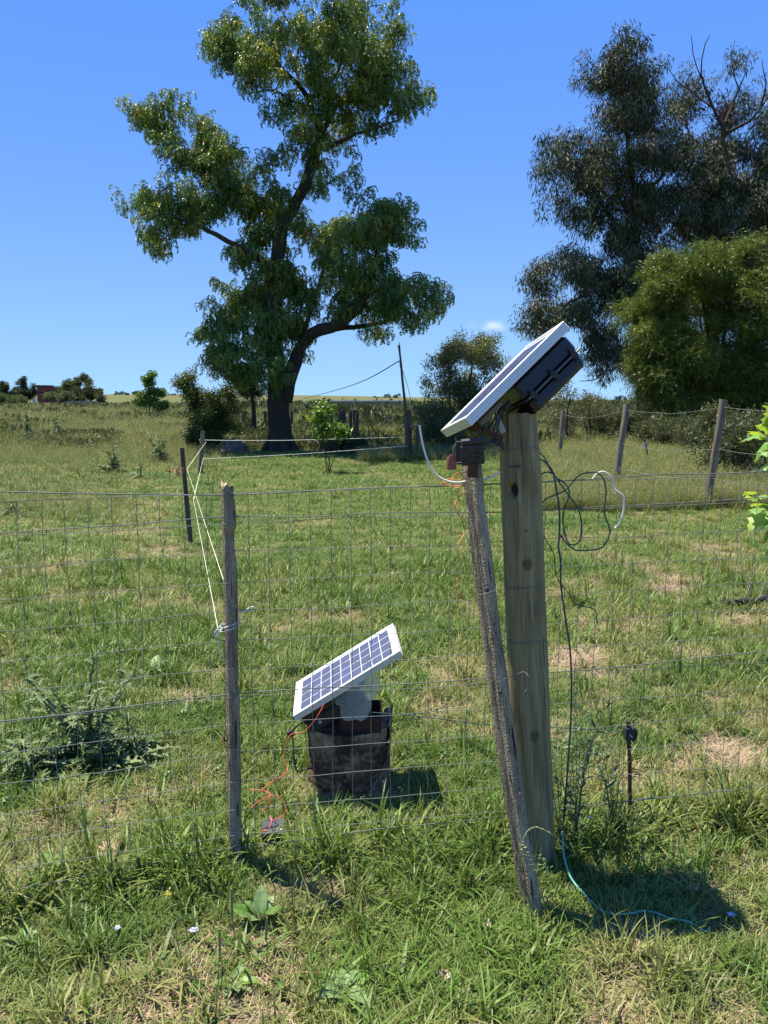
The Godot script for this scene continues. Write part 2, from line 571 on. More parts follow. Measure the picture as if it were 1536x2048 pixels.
func thistle(label: String, at: Vector3, height: float, stems: int, leaves: int, rosette: float, group := "", lean := 0.12, leaf_len := 0.16) -> Node3D:
	var t := thing("thistle", label, "thistle", at, group)
	var shapes: Array = []
	for k in 4: shapes.append(drawn_leaf(SPINY, 1.0, rr(0.14, 0.2), rr(0.4, 1.3), rr(0.3, 0.9)))
	for s in stems:
		var a := rr(0, TAU)
		var h := height * rr(0.65, 1.0) if s > 0 else height
		var top := Vector3(cos(a) * lean * h * 2.2 * (1.0 if s > 0 else 0.2), h, sin(a) * lean * h * 2.2 * (1.0 if s > 0 else 0.2))
		var p := smooth([Vector3(0, -0.02, 0), top * Vector3(0.4, 0.5, 0.4), top], height / 8.0, height * 0.006)
		var b := Build.new()
		b.tube(p, tapered(p.size(), 0.006 + height * 0.008, 0.003), 6)
		part("stem", b.done(), M.thistle_stem, t)
		for q in leaves:
			var x := (q + 0.5) / leaves
			var o := part("leaf", shapes[q % 4], M.thistle if q % 3 else M.thistle_pale, t)
			var d := dir_random(0.1, 0.9)
			o.transform = Transform3D(lay(d, rr(-0.5, 0.5), leaf_len * lerpf(1.15, 0.45, x) * rr(0.8, 1.2)), p[clampi(int(x * p.size()), 0, p.size() - 1)])
	for q in int(rosette):
		var o := part("leaf", shapes[q % 4], M.thistle if q % 3 else M.thistle_pale, t)
		var d := dir_random(0.0, 0.75)
		o.transform = Transform3D(lay(d, rr(-0.5, 0.5), leaf_len * rr(1.1, 1.9)), Vector3(rr(-0.05, 0.05), 0.005, rr(-0.05, 0.05)))
	return t

func post_round(called: String, label: String, foot: Vector3, top: Vector3, r: float, mat: Material, group := "", sides := 9) -> Node3D:   # a thin round stake
	var t := thing(called, label, "post", foot, group)
	var b := Build.new()
	var rough := FastNoiseLite.new()
	rough.frequency = 4.0
	var p := smooth([Vector3(0, -0.15, 0), (top - foot) * 0.5 + Vector3(rr(-1, 1), 0, rr(-1, 1)) * r * 0.4, top - foot], 0.12)
	b.tube(p, tapered(p.size(), r * 1.1, r * 0.92), sides, Color.WHITE, true, 0.6, 0.25, rough)
	part("shaft", b.done(), mat, t)
	return t

# ------------------------------------------------------------------ timber, wire and hardware
# a long body round the axis p0-p1; radius(angle, share) gives its outline, uv runs round and along
func hull(p0: Vector3, p1: Vector3, turn: float, rings: int, sides: int, radius: Callable, top_rough := 0.0, bend := Vector3.ZERO) -> ArrayMesh:
	var b := Build.new()
	var y := (p1 - p0).normalized()
	var x := Vector3.RIGHT.rotated(Vector3.UP, turn)
	x = (x - y * x.dot(y)).normalized()
	var z := x.cross(y)
	var far := p0.distance_to(p1)
	var tops := PackedFloat32Array()
	var ph := rr(0, TAU)
	for k in sides + 1: tops.append(top_rough * (0.5 * sin(TAU * k / sides * 2.0 + ph) + 0.3 * sin(TAU * k / sides * 5.0 + ph * 2.0) + 0.25 * sin(TAU * k / sides * 11.0) + rr(-0.15, 0.15)))
	tops[sides] = tops[0]
	for r in rings + 1:
		var s := float(r) / rings
		for k in sides + 1:
			var a := TAU * (k % sides) / sides
			var q: float = radius.call(a, s)
			var p := p0.lerp(p1, s) + bend * sin(PI * s) + (x * cos(a) + z * sin(a)) * q
			if r == rings: p += y * tops[k]
			b.v.append(p)
			b.t.append(Vector2(float(k) / sides, s))
			b.c.append(Color.WHITE)
	for r in rings:
		for k in sides:
			var i0 := r * (sides + 1) + k
			b.i.append_array(PackedInt32Array([i0, i0 + 1, i0 + sides + 1, i0 + 1, i0 + sides + 2, i0 + sides + 1]))
	b.n.resize(b.v.size())
	for k in range(0, b.i.size(), 3):
		var f := (b.v[b.i[k + 2]] - b.v[b.i[k]]).cross(b.v[b.i[k + 1]] - b.v[b.i[k]])
		for q in 3: b.n[b.i[k + q]] += f
	for r in rings + 1:
		var a0 := r * (sides + 1)
		var sum := b.n[a0] + b.n[a0 + sides]
		b.n[a0] = sum
		b.n[a0 + sides] = sum
	for k in b.n.size(): b.n[k] = b.n[k].normalized()
	for e in [0, rings]:
		var c := b.v.size()
		var d := y if e else -y
		b.v.append(p0.lerp(p1, float(e) / rings) + (y * -top_rough * 0.4 if e else Vector3.ZERO)); b.n.append(d); b.t.append(Vector2(0.5, 0.02)); b.c.append(Color.WHITE)
		for k in sides + 1:
			b.v.append(b.v[e * (sides + 1) + k]); b.n.append(d); b.t.append(Vector2(0.5 + 0.2 * cos(TAU * k / sides), 0.02 + 0.02 * sin(TAU * k / sides))); b.c.append(Color.WHITE)
		for k in sides:
			b.i.append_array(PackedInt32Array([c, c + 2 + k, c + 1 + k]) if e == 0 else PackedInt32Array([c, c + 1 + k, c + 2 + k]))
	return b.done()

func squared(hx: float, hz: float, n: float, seed_: int, rough: float, far: float, taper := 0.0) -> Callable:
	var f := FastNoiseLite.new()
	f.seed = seed_
	f.frequency = 1.0
	f.fractal_octaves = 4
	return func(a: float, s: float) -> float:
		var r := pow(pow(absf(cos(a)) / hx, n) + pow(absf(sin(a)) / hz, n), -1.0 / n)
		var q := f.get_noise_3d(cos(a) * 4.5, s * far * 3.2, sin(a) * 4.5) + 0.6 * f.get_noise_3d(cos(a) * 11.0 + 50.0, s * far * 6.0, sin(a) * 11.0)
		return r * (1.0 - taper * s) + rough * q

func solar_panel(label: String, mid: Vector3, along: Vector3, up: Vector3, long: float, wide: float, thick: float, cells := Vector2i(9, 4)) -> Node3D:
	var t := thing("solar_panel", label, "solar panel", mid)
	var z := along.cross(up).normalized()
	t.basis = Basis(along.normalized(), z.cross(along).normalized(), z)
	var hl := long * 0.5
	var hw := wide * 0.5
	var rim := 0.016
	# frame rails of pressed aluminium: a lip on top, two shallow grooves along the outside
	for s in [-1.0, 1.0]:
		for e in 2:
			var b := Build.new()
			var lo := Vector3(-hl, -thick, 0) if e == 0 else Vector3(0, -thick, -hw + rim)
			var hi := Vector3(hl, 0, 0) if e == 0 else Vector3(0, 0, hw - rim)
			if e == 0:
				lo.z = hw - rim if s > 0 else -hw
				hi.z = hw if s > 0 else -hw + rim
			else:
				lo.x = hl - rim if s > 0 else -hl
				hi.x = hl if s > 0 else -hl + rim
			var inset := 0.0016
			for lay_ in [[-thick, -thick * 0.72, 0.0], [-thick * 0.72, -thick * 0.66, inset], [-thick * 0.66, -thick * 0.40, 0.0], [-thick * 0.40, -thick * 0.34, inset], [-thick * 0.34, 0.0, 0.0]]:
				var l := Vector3(lo.x, lay_[0], lo.z)
				var h := Vector3(hi.x, lay_[1], hi.z)
				if e == 0:
					if s > 0: h.z -= lay_[2]
					else: l.z += lay_[2]
				elif s > 0: h.x -= lay_[2]
				else: l.x += lay_[2]
				b.box(l, h, 0.0009 if lay_[2] == 0.0 else 0.0)
			part("frame_rail", b.done(), M.alu, t)
	var back := Build.new()
	back.box(Vector3(-hl + rim, -0.008, -hw + rim), Vector3(hl - rim, -0.005, hw - rim))
	part("backing_sheet", back.done(), M.backing, t)
	var gap := 0.0028
	var x0 := -hl + rim + 0.016
	var x1 := hl - rim - 0.016
	var z0 := -hw + rim + 0.006
	var z1 := hw - rim - 0.006
	var row_gap := 0.0052
	var cw := (x1 - x0) / cells.x
	var cd := (z1 - z0) / cells.y
	var one := Build.new()
	one.box(Vector3(-cw * 0.5 + gap * 0.5, 0, -cd * 0.5 + row_gap * 0.5), Vector3(cw * 0.5 - gap * 0.5, 0.0006, cd * 0.5 - row_gap * 0.5))
	var cell := one.done()
	for a in cells.x:
		for c in cells.y:
			part("cell", cell, M.cells[(a * 5 + c * 3) % M.cells.size()], t, Vector3(x0 + (a + 0.5) * cw, -0.0048, z0 + (c + 0.5) * cd))
	var bar := Build.new()
	bar.box(Vector3(x0, 0, -0.0004), Vector3(x1, 0.0003, 0.0004))
	var strip := bar.done()
	for c in cells.y:
		for q in 3:
			part("busbar", strip, M.busbar, t, Vector3(0, -0.0041, z0 + (c + (q + 0.5) / 3.0) * cd))
	var g := Build.new()
	g.quad(Vector3(-hl + rim, -0.0014, -hw + rim), Vector3(hl - rim, -0.0014, -hw + rim), Vector3(hl - rim, -0.0014, hw - rim), Vector3(-hl + rim, -0.0014, hw - rim))
	part("glass", g.done(), M.glass, t)
	return t

func wire_path(x: float) -> float:            # the line of the mesh fence in plan: z for a given x
	var k := [[-3.2, -1.66], [-1.24, -2.24], [-0.53, -2.455], [0.52, -2.612], [1.45, -2.79], [3.4, -3.12]]
	for a in k.size() - 1:
		if x <= k[a + 1][0]: return lerpf(k[a][1], k[a + 1][1], (x - k[a][0]) / (k[a + 1][0] - k[a][0]))
	return -3.12

func mesh_fence() -> void:
	var t := thing("wire_mesh_fence", "rectangular wire mesh fence strung across the grass past both near posts", "fence", Vector3(0, 0, -2.5))
	var f := FastNoiseLite.new()
	f.frequency = 0.6
	f.seed = 5
	var rows := 14
	var y_of := func(x: float, j: int) -> float:
		return 0.02 + 0.1 * j + lerpf(-0.025, 0.012, clampf((x + 1.3) / 2.6, 0, 1)) * (j / 13.0) + f.get_noise_2d(x * 1.6, j * 1.7) * 0.012
	var z_of := func(x: float, j: int) -> float:
		return wire_path(x) + f.get_noise_2d(x * 1.2 + 90.0, j * 0.8) * 0.02
	for j in rows:
		var p := PackedVector3Array()
		var x := -3.0
		while x < 3.2:
			p.append(Vector3(x, y_of.call(x, j), z_of.call(x, j)) - t.position)
			x += 0.066
		var b := Build.new()
		b.tube(p, tapered(p.size(), 0.00105, 0.00105), 5, Color.WHITE, false)
		part("horizontal_wire", b.done(), M.wire, t)
	var x := -2.97
	while x < 3.2:
		var p := PackedVector3Array()
		var lean := f.get_noise_1d(x * 3.0) * 0.02
		for j in rows:
			var xx := x + lean * (j / 13.0) + f.get_noise_2d(x * 9.0, j * 2.3) * 0.004
			p.append(Vector3(xx, y_of.call(xx, j), z_of.call(xx, j) + 0.002) - t.position)
		var b := Build.new()
		b.tube(p, tapered(p.size(), 0.00105, 0.00105), 5, Color.WHITE, false)
		part("vertical_wire", b.done(), M.wire, t)
		x += 0.0665
	# heavier strands the mesh hangs on
	for e in [[1.335, 1.29, 1.325, 1.345, 0.0019], [1.20, 1.222, 1.222, 1.25, 0.0016], [0.615, 0.62, 0.635, 0.66, 0.0019], [0.05, 0.07, 0.105, 0.11, 0.0019]]:
		var pts: Array = []
		for q in 26:
			var xx := -3.0 + 6.2 * q / 25.0
			var yy: float
			if xx < -0.53: yy = lerpf(e[1], e[0], minf((-0.53 - xx) / 0.72, 1.3))
			elif xx < 0.52: yy = lerpf(e[1], e[2], (xx + 0.53) / 1.05)
			else: yy = lerpf(e[2], e[3], (xx - 0.52) / 0.93)
			pts.append(Vector3(xx, yy + f.get_noise_2d(xx * 2.0, e[0] * 30.0) * 0.012, wire_path(xx) - 0.006) - t.position)
		part("strand_wire", cord(pts, e[4], 0.1, 6), M.strand, t)

# ------------------------------------------------------------------ the scene
func _ready() -> void:
	rng.seed = 20240
	bumps.seed = 3
	bumps.frequency = 1.0
	bumps.fractal_octaves = 3
	patches.seed = 11
	patches.frequency = 0.33
	patches.fractal_octaves = 3
	var cam := Camera3D.new()
	cam.name = "camera"
	cam.fov = 2.0 * rad_to_deg(atan(1024.0 / FOCAL))
	cam.near = 0.05
	cam.far = 4000.0
	add_child(cam)
	cam.position = Vector3(0, EYE, 0)
	cam.rotation_degrees = Vector3(-PITCH, 0, 0)
	cam.current = true
	var world := WorldEnvironment.new()
	world.name = "world"
	var env := Environment.new()
	env.background_mode = Environment.BG_SKY
	var air := ProceduralSkyMaterial.new()
	air.sky_top_color = Color(0.053, 0.154, 0.468).linear_to_srgb()
	air.sky_horizon_color = Color(0.204, 0.36, 0.53).linear_to_srgb()
	air.sky_curve = 0.125
	air.ground_bottom_color = Color(0.10, 0.13, 0.06).linear_to_srgb()
	air.ground_horizon_color = Color(0.204, 0.36, 0.53).linear_to_srgb()
	air.ground_curve = 0.02
	air.sun_angle_max = 4.0
	air.sky_cover = small_cloud()
	air.sky_cover_modulate = Color(1, 1, 1, 1)
	var sky := Sky.new()
	sky.sky_material = air
	env.sky = sky
	env.tonemap_mode = Environment.TONE_MAPPER_LINEAR
	env.tonemap_exposure = 2.1
	env.sdfgi_enabled = true
	env.ssao_enabled = true
	env.ssil_enabled = true
	world.environment = env
	add_child(world)
	var sun := DirectionalLight3D.new()
	sun.name = "sun"
	sun.light_energy = 1.6
	sun.light_color = Color(1.0, 0.955, 0.87)
	sun.light_angular_distance = 0.53
	sun.shadow_enabled = true
	add_child(sun)
	sun.look_at_from_position(Vector3(-47, 166, -33), Vector3.ZERO, Vector3.FORWARD)
	materials()
	ground()
	far_country()
	trees()
	paddock()
	near_things()
	cords_and_twine()
	weeds()
	grass()

func small_cloud() -> ImageTexture:
	var w := 2048
	var h := 1024
	var im := Image.create(w, h, false, Image.FORMAT_RGBA8)
	im.fill(Color(1, 1, 1, 0))
	var f := FastNoiseLite.new()
	f.frequency = 0.22
	f.fractal_octaves = 4
	for puff in [[7.9, 5.28, 0.80, 0.30, 0.62], [8.35, 5.1, 0.5, 0.2, 0.35], [7.4, 5.05, 0.45, 0.16, 0.28], [6.4, 5.3, 0.5, 0.22, 0.10], [3.2, 0.95, 0.5, 0.22, 0.12]]:
		var cx: float = fposmod(puff[0] / 360.0, 1.0) * w
		var cy: float = (0.5 - puff[1] / 180.0) * h
		for y in range(int(cy) - 12, int(cy) + 13):
			for x in range(int(cx) - 18, int(cx) + 19):
				var du: float = (x + 0.5 - cx) / (puff[2] / 360.0 * w)
				var dv: float = (y + 0.5 - cy) / (puff[3] / 180.0 * h)
				var d: float = sqrt(du * du + dv * dv) + f.get_noise_2d(x * 2.0, y * 3.0) * 0.5
				var a: float = clampf(1.15 - d, 0.0, 1.0) * puff[4]
				var old := im.get_pixel(x, y).a
				im.set_pixel(x, y, Color(0.62, 0.55, 0.48, 1.0 - (1.0 - old) * (1.0 - a)))
	return ImageTexture.create_from_image(im)

func materials() -> void:
	M.grass = leafy(0.75, 0.48, 0.4)
	M.leaves = leafy(0.85, 0.42, 0.45)
	M.gum_leaves = leafy(0.35, 0.5, 0.3)
	M.dry = leafy(0.35, 0.7, 0.25)
	M.soil = mottled(4, 0.02, [[0.0, Color(0.035, 0.04, 0.015)], [0.35, Color(0.07, 0.075, 0.03)], [0.6, Color(0.12, 0.125, 0.05)], [0.85, Color(0.19, 0.175, 0.085)], [1.0, Color(0.25, 0.21, 0.12)]], 2.0, 2.6)
	M.soil.vertex_color_use_as_albedo = true
	M.bark = mottled(8, 0.05, [[0.0, Color(0.02, 0.018, 0.015)], [0.5, Color(0.07, 0.056, 0.042)], [1.0, Color(0.17, 0.145, 0.11)]], 4.0, 0.7, false)
	M.bark.uv1_scale = Vector3(2.4, 0.7, 2.4)
	M.bark_pale = mottled(9, 0.05, [[0.0, Color(0.06, 0.05, 0.04)], [0.5, Color(0.16, 0.135, 0.11)], [1.0, Color(0.3, 0.27, 0.23)]], 2.0, 0.7, false)
	M.pine_post = grain_material(512, 1024, 31, [[0.0, Color(0.02, 0.017, 0.012)], [0.3, Color(0.15, 0.12, 0.06)], [0.6, Color(0.31, 0.255, 0.135)], [1.0, Color(0.43, 0.37, 0.21)]], 0.3, 0.84,
		[[0.252, 0.697, 0.05, 0.34], [0.243, 0.33, 0.046, 0.36], [0.75, 0.5, 0.06, 0.4]])
	M.grey_post = grain_material(256, 1024, 47, [[0.0, Color(0.02, 0.018, 0.016)], [0.3, Color(0.18, 0.142, 0.095)], [0.6, Color(0.40, 0.325, 0.22)], [1.0, Color(0.62, 0.53, 0.39)]], 1.25, 0.80, [], 10, 0.36)
	M.grey_stake = grain_material(256, 512, 59, [[0.0, Color(0.03, 0.026, 0.022)], [0.3, Color(0.13, 0.105, 0.075)], [0.6, Color(0.25, 0.21, 0.15)], [1.0, Color(0.42, 0.365, 0.27)]], 0.6, 0.78, [], 16, 0.25)
	M.dark_stake = grain_material(256, 512, 83, [[0.0, Color(0.012, 0.01, 0.009)], [0.4, Color(0.09, 0.07, 0.048)], [1.0, Color(0.24, 0.195, 0.14)]], 0.6, 0.78, [], 16, 0.25)
	M.wire = plain(Color(0.17, 0.18, 0.165), 0.65, 0.0)
	M.strand = plain(Color(0.12, 0.13, 0.12), 0.65, 0.0)
	M.alu = plain(Color(0.66, 0.645, 0.60), 0.42, 0.3)
	M.backing = plain(Color(0.75, 0.77, 0.8), 0.5)
	M.busbar = plain(Color(0.12, 0.14, 0.2), 0.5, 0.0)
	M.cells = []
	for k in 3: M.cells.append(plain(Color(0.012 + 0.003 * k, 0.024 + 0.004 * k, 0.085 + 0.012 * k), 0.4))
	for c in M.cells: c.metallic_specular = 0.15
	var g := StandardMaterial3D.new()
	g.transparency = BaseMaterial3D.TRANSPARENCY_ALPHA
	g.albedo_color = Color(0.95, 0.97, 1.0, 0.06)
	g.roughness = 0.04
	g.metallic_specular = 0.12
	M.glass = g
	M.black = plain(Color(0.012, 0.012, 0.015), 0.38)
	M.black_matt = plain(Color(0.02, 0.02, 0.021), 0.65)
	M.steel = plain(Color(0.035, 0.032, 0.03), 0.6, 0.2)
	M.rust = mottled(14, 0.06, [[0.0, Color(0.03, 0.018, 0.012)], [0.5, Color(0.11, 0.06, 0.035)], [1.0, Color(0.22, 0.14, 0.09)]], 0.5, 0.12, false)
	M.brick_red = plain(Color(0.24, 0.075, 0.045), 0.7)
	M.zinc = mottled(15, 0.05, [[0.0, Color(0.28, 0.29, 0.28)], [1.0, Color(0.52, 0.53, 0.51)]], 0.1, 0.1, false, 0.5)
	M.white_cord = plain(Color(0.68, 0.68, 0.64), 0.6)
	M.blue_cable = plain(Color(0.012, 0.055, 0.085), 0.45)
	M.green_cable = plain(Color(0.012, 0.075, 0.06), 0.45)
	M.teal_cord = plain(Color(0.13, 0.38, 0.28), 0.6)
	M.orange_twine = plain(Color(0.62, 0.25, 0.08), 0.8)
	M.straw_twine = plain(Color(0.58, 0.6, 0.42), 0.8)
	M.red_wire = plain(Color(0.55, 0.09, 0.05), 0.5)
	M.pink_wire = plain(Color(0.72, 0.16, 0.25), 0.5)
	M.thistle = plain(Color(0.085, 0.13, 0.04), 0.65)
	M.thistle_pale = plain(Color(0.15, 0.195, 0.075), 0.65)
	M.thistle_stem = plain(Color(0.085, 0.11, 0.065), 0.7)
	for k in ["thistle", "thistle_pale"]:
		M[k].backlight_enabled = true
		M[k].backlight = Color(0.25, 0.3, 0.15)
		M[k].cull_mode = BaseMaterial3D.CULL_DISABLED
	for e in [["vine_leaf", Color(0.12, 0.24, 0.035)], ["vine_leaf_young", Color(0.24, 0.36, 0.035)], ["willow_leaf", Color(0.05, 0.10, 0.04)], ["broad_leaf", Color(0.13, 0.21, 0.07)], ["petal_yellow", Color(0.72, 0.5, 0.02)], ["petal_lilac", Color(0.42, 0.4, 0.66)], ["petal_white", Color(0.62, 0.66, 0.74)], ["dead_leaf", Color(0.40, 0.26, 0.17)], ["dead_leaf_pale", Color(0.55, 0.40, 0.30)]]:
		var m := plain(e[1], 0.5)
		m.backlight_enabled = true
		m.backlight = Color(0.6, 0.7, 0.2) if (e[0] as String).begins_with("vine") else Color(0.3, 0.3, 0.22)
		m.cull_mode = BaseMaterial3D.CULL_DISABLED
		M[e[0]] = m
	M.stalk = plain(Color(0.13, 0.17, 0.06), 0.7)

func ground() -> void:
	var b := Build.new()
	var radii := PackedFloat32Array([0.0])
	var r := 0.25
	while r < 2200.0:
		radii.append(r)
		r *= 1.075
		if r < 8.0: r = minf(r, radii[radii.size() - 1] + 0.25)
	var sides := 160
	for a in radii.size():
		for s in sides + 1:
			var w := TAU * s / sides
			var x := radii[a] * sin(w)
			var z := -radii[a] * cos(w)
			b.v.append(Vector3(x, land(x, z), z))
			var col := Color(1, 1, 1)
			if radii[a] > 60.0:
				# farther out lie fields of their own colour: rough pasture, then stubble strips
				var f := patches.get_noise_2d(x * 0.012, z * 0.03)
				col = Color(0.95, 1.0, 0.85).lerp(Color(1.1, 1.12, 0.8), clampf(f * 2.0 + 0.5, 0, 1))
				if radii[a] > 330.0: col = Color(2.2, 1.75, 1.9) if f > -0.12 else Color(0.9, 1.15, 0.75)
				if radii[a] > 560.0: col = Color(1.2, 1.35, 0.9)
			b.c.append(col)
	for a in radii.size() - 1:
		for s in sides:
			var k := a * (sides + 1) + s
			b.i.append_array(PackedInt32Array([k, k + sides + 1, k + 1, k + 1, k + sides + 1, k + sides + 2]))
	for p in b.v: b.n.append(Vector3.UP)
	structure("ground", b.done(), M.soil)

func far_tree(called: String, label: String, category: String, masses: Array, cols: Array, group: String, per := 12) -> void:
	var c: Vector3 = masses[0][0]
	var t := thing(called, label, category, Vector3(c.x, land(c.x, c.z), c.z), group)
	bush(t, masses, {"step": 1.5, "bark": M.bark, "leaves": M.leaves, "spray": M.far_spray, "clumps": 1.2, "per_clump": per, "spread": 0.7, "size": [0.7, 1.25], "cols": cols, "twig": 0.05, "stem": 0.22, "lowest": -8.0})

func wall_box(called: String, lo: Vector3, hi: Vector3, mat: Material, parent: Node, bevel := 0.0) -> MeshInstance3D:
	var b := Build.new()
	b.box(lo, hi, bevel)
	return part(called, b.done(), mat, parent)

func far_country() -> void:
	M.far_spray = spray_leafy(0.75, 0.36, 0.22, 40)
	M.brick = mottled(21, 0.05, [[0.0, Color(0.13, 0.045, 0.04)], [0.5, Color(0.19, 0.068, 0.055)], [1.0, Color(0.25, 0.10, 0.08)]], 0.0, 3.0, false)
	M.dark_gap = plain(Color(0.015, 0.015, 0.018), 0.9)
	M.plaster = mottled(22, 0.03, [[0.0, Color(0.42, 0.43, 0.43)], [1.0, Color(0.62, 0.62, 0.6)]], 0.0, 4.0, false)
	M.sheet = mottled(23, 0.03, [[0.0, Color(0.17, 0.19, 0.20)], [1.0, Color(0.30, 0.33, 0.34)]], 0.0, 4.0, false, 0.6)
	var dark := [Color(0.030, 0.055, 0.025), Color(0.055, 0.085, 0.035)]
	var olive := [Color(0.07, 0.09, 0.035), Color(0.12, 0.13, 0.055)]
	var pale := [Color(0.10, 0.14, 0.06), Color(0.15, 0.18, 0.08)]
	var row := "trees round the red farmhouse"
	far_tree("farm_tree", "dark rounded tree at the far left edge of the horizon", "tree", [mass(8, 785, 22, 20, 225), mass(26, 790, 18, 14, 225)], dark, row)
	far_tree("farm_tree", "tall dark tree left of the red farmhouse tower", "tree", [mass(48, 774, 19, 18, 232), mass(40, 790, 20, 14, 232), mass(62, 786, 14, 14, 232)], dark, row)
	far_tree("farm_tree", "dark tree showing just behind the red farmhouse wing", "tree", [mass(108, 783, 18, 12, 236), mass(84, 788, 14, 14, 236)], dark, row)
	far_tree("farm_tree", "broad olive green domed tree right of the red farmhouse", "tree", [mass(158, 776, 30, 18, 215), mass(168, 784, 32, 18, 214), mass(148, 790, 34, 14, 213), mass(192, 796, 18, 12, 212), mass(160, 762, 18, 10, 215)], olive, row, 14)
	far_tree("farm_shrub", "low grey-green shrub in front of the red farmhouse wing", "shrub", [mass(112, 797, 20, 9, 200), mass(132, 794, 16, 9, 199)], pale, row)
	far_tree("farm_shrub", "pale shrub at the far left edge below the dark trees", "shrub", [mass(6, 800, 20, 9, 190), mass(36, 803, 22, 6, 188)], pale, row)
	far_tree("farm_shrub", "small dark shrub at the right end of the grey shed", "shrub", [mass(201, 800, 11, 9, 200)], dark, row)
	for e in [[238, 788, 10, 5, "leftmost dark clump of trees on the far rise"], [254, 789, 9, 4, "middle dark clump of trees on the far rise left of the sapling"], [270, 789, 9, 4, "dark clump of trees on the far rise just left of the young tree"], [340, 791, 14, 4, "low dark clump of trees on the far rise behind the dark bush"], [750, 796, 9, 4, "far dark clump of trees left above the long shed"], [772, 795, 11, 5, "tallest far dark clump of trees above the long shed"], [793, 796, 10, 4, "far dark clump of trees just left of the tall pole"], [1240, 799, 16, 5, "far low clump of trees behind the leaning stakes"]]:
		far_tree("distant_tree", e[4], "trees", [mass(e[0], e[1], e[2], e[3] + 2.0, 520, 0, 0.6)], dark, "tree clumps on the horizon", 6)
	# the red farmhouse: a tower block and a lower wing
	var z := 222.0
	var a := spot(75, 800, z)
	var t := thing("farmhouse", "dark red farmhouse with a square tower block among far trees", "house", Vector3(a.x, 0, a.z))
	var k := z / FOCAL
	wall_box("wall", Vector3(0, -0.5, -5), Vector3(17 * k, 5.1, 0), M.brick, t)
	wall_box("wall", Vector3(17 * k + 0.01, -0.5, -6), Vector3(52 * k, 4.0, -0.6), M.brick, t)
	wall_box("roof", Vector3(-0.25, 5.1, -5.25), Vector3(17 * k + 0.25, 5.75, 0.25), plain(Color(0.09, 0.035, 0.032), 0.9), t)
	wall_box("roof", Vector3(17 * k + 0.3, 4.0, -6.2), Vector3(53 * k, 4.2, -0.4), plain(Color(0.11, 0.05, 0.045), 0.9), t)
	for w in [[5.0, 3.2, 1.3, 0.5], [24.0, 2.4, 1.0, 0.8], [38.0, 2.4, 1.0, 0.8]]:
		var zz := 0.0 if w[0] < 17.0 else -0.6
		var f := wall_box("window", Vector3(w[0] * k, w[1], zz - 0.1), Vector3(w[0] * k + w[2], w[1] + w[3], zz + 0.03), M.dark_gap, t)
		wall_box("sill", Vector3(w[0] * k - 0.05, w[1] - 0.1, zz + 0.001), Vector3(w[0] * k + w[2] + 0.05, w[1] - 0.01, zz + 0.12), M.plaster, f)
	var white := spot(68, 800, 218)
	var g := thing("water_tank", "small white tank beside the red farmhouse tower", "tank", Vector3(white.x, 0, white.z))
	var tank := Build.new()
	tank.tube(PackedVector3Array([Vector3(0, 0, 0), Vector3(0, 1.7, 0), Vector3(0, 1.9, 0)]), PackedFloat32Array([0.5, 0.5, 0.2]), 14)
	part("barrel", tank.done(), M.plaster, g)
	wall_box("stand", Vector3(-0.55, -0.3, -0.55), Vector3(0.55, 0.0, 0.55), M.dark_gap, g)
	# low shed
	var s0 := spot(134, 806, 188)
	var sh := thing("low_shed", "low grey shed with a pale wall under the domed tree", "shed", Vector3(s0.x, 0, s0.z))
	wall_box("wall", Vector3(0, -0.4, -3), Vector3(5.6, 1.0, 0), M.plaster, sh)
	wall_box("roof", Vector3(-0.3, 1.0, -3.3), Vector3(6.2, 1.28, 0.5), M.sheet, sh)
	wall_box("doorway", Vector3(5.7, -0.3, -2.5), Vector3(6.1, 1.0, -0.2), M.dark_gap, sh)
	wall_box("opening", Vector3(2.4, 0.25, -0.2), Vector3(3.2, 0.85, 0.02), M.dark_gap, sh)
	# long low shed behind the corral
	var l0 := spot(664, 818, 122)
	var l1 := spot(812, 818, 122)
	var ls := thing("long_shed", "long low grey sheet-metal shed behind the tree and corral", "shed", Vector3(l0.x, 0, l0.z))
	var far := l1.x - l0.x
	for q in 14:
		wall_box("wall_panel", Vector3(far * q / 14.0 + 0.02, -0.3, -4.0 + 0.03 * (q % 2)), Vector3(far * (q + 1) / 14.0 - 0.02, 1.33, 0.03 * (q % 2)), M.sheet, ls)
	wall_box("roof", Vector3(-0.3, 1.335, -4.3), Vector3(far + 0.3, 1.5, 0.4), M.plaster, ls)

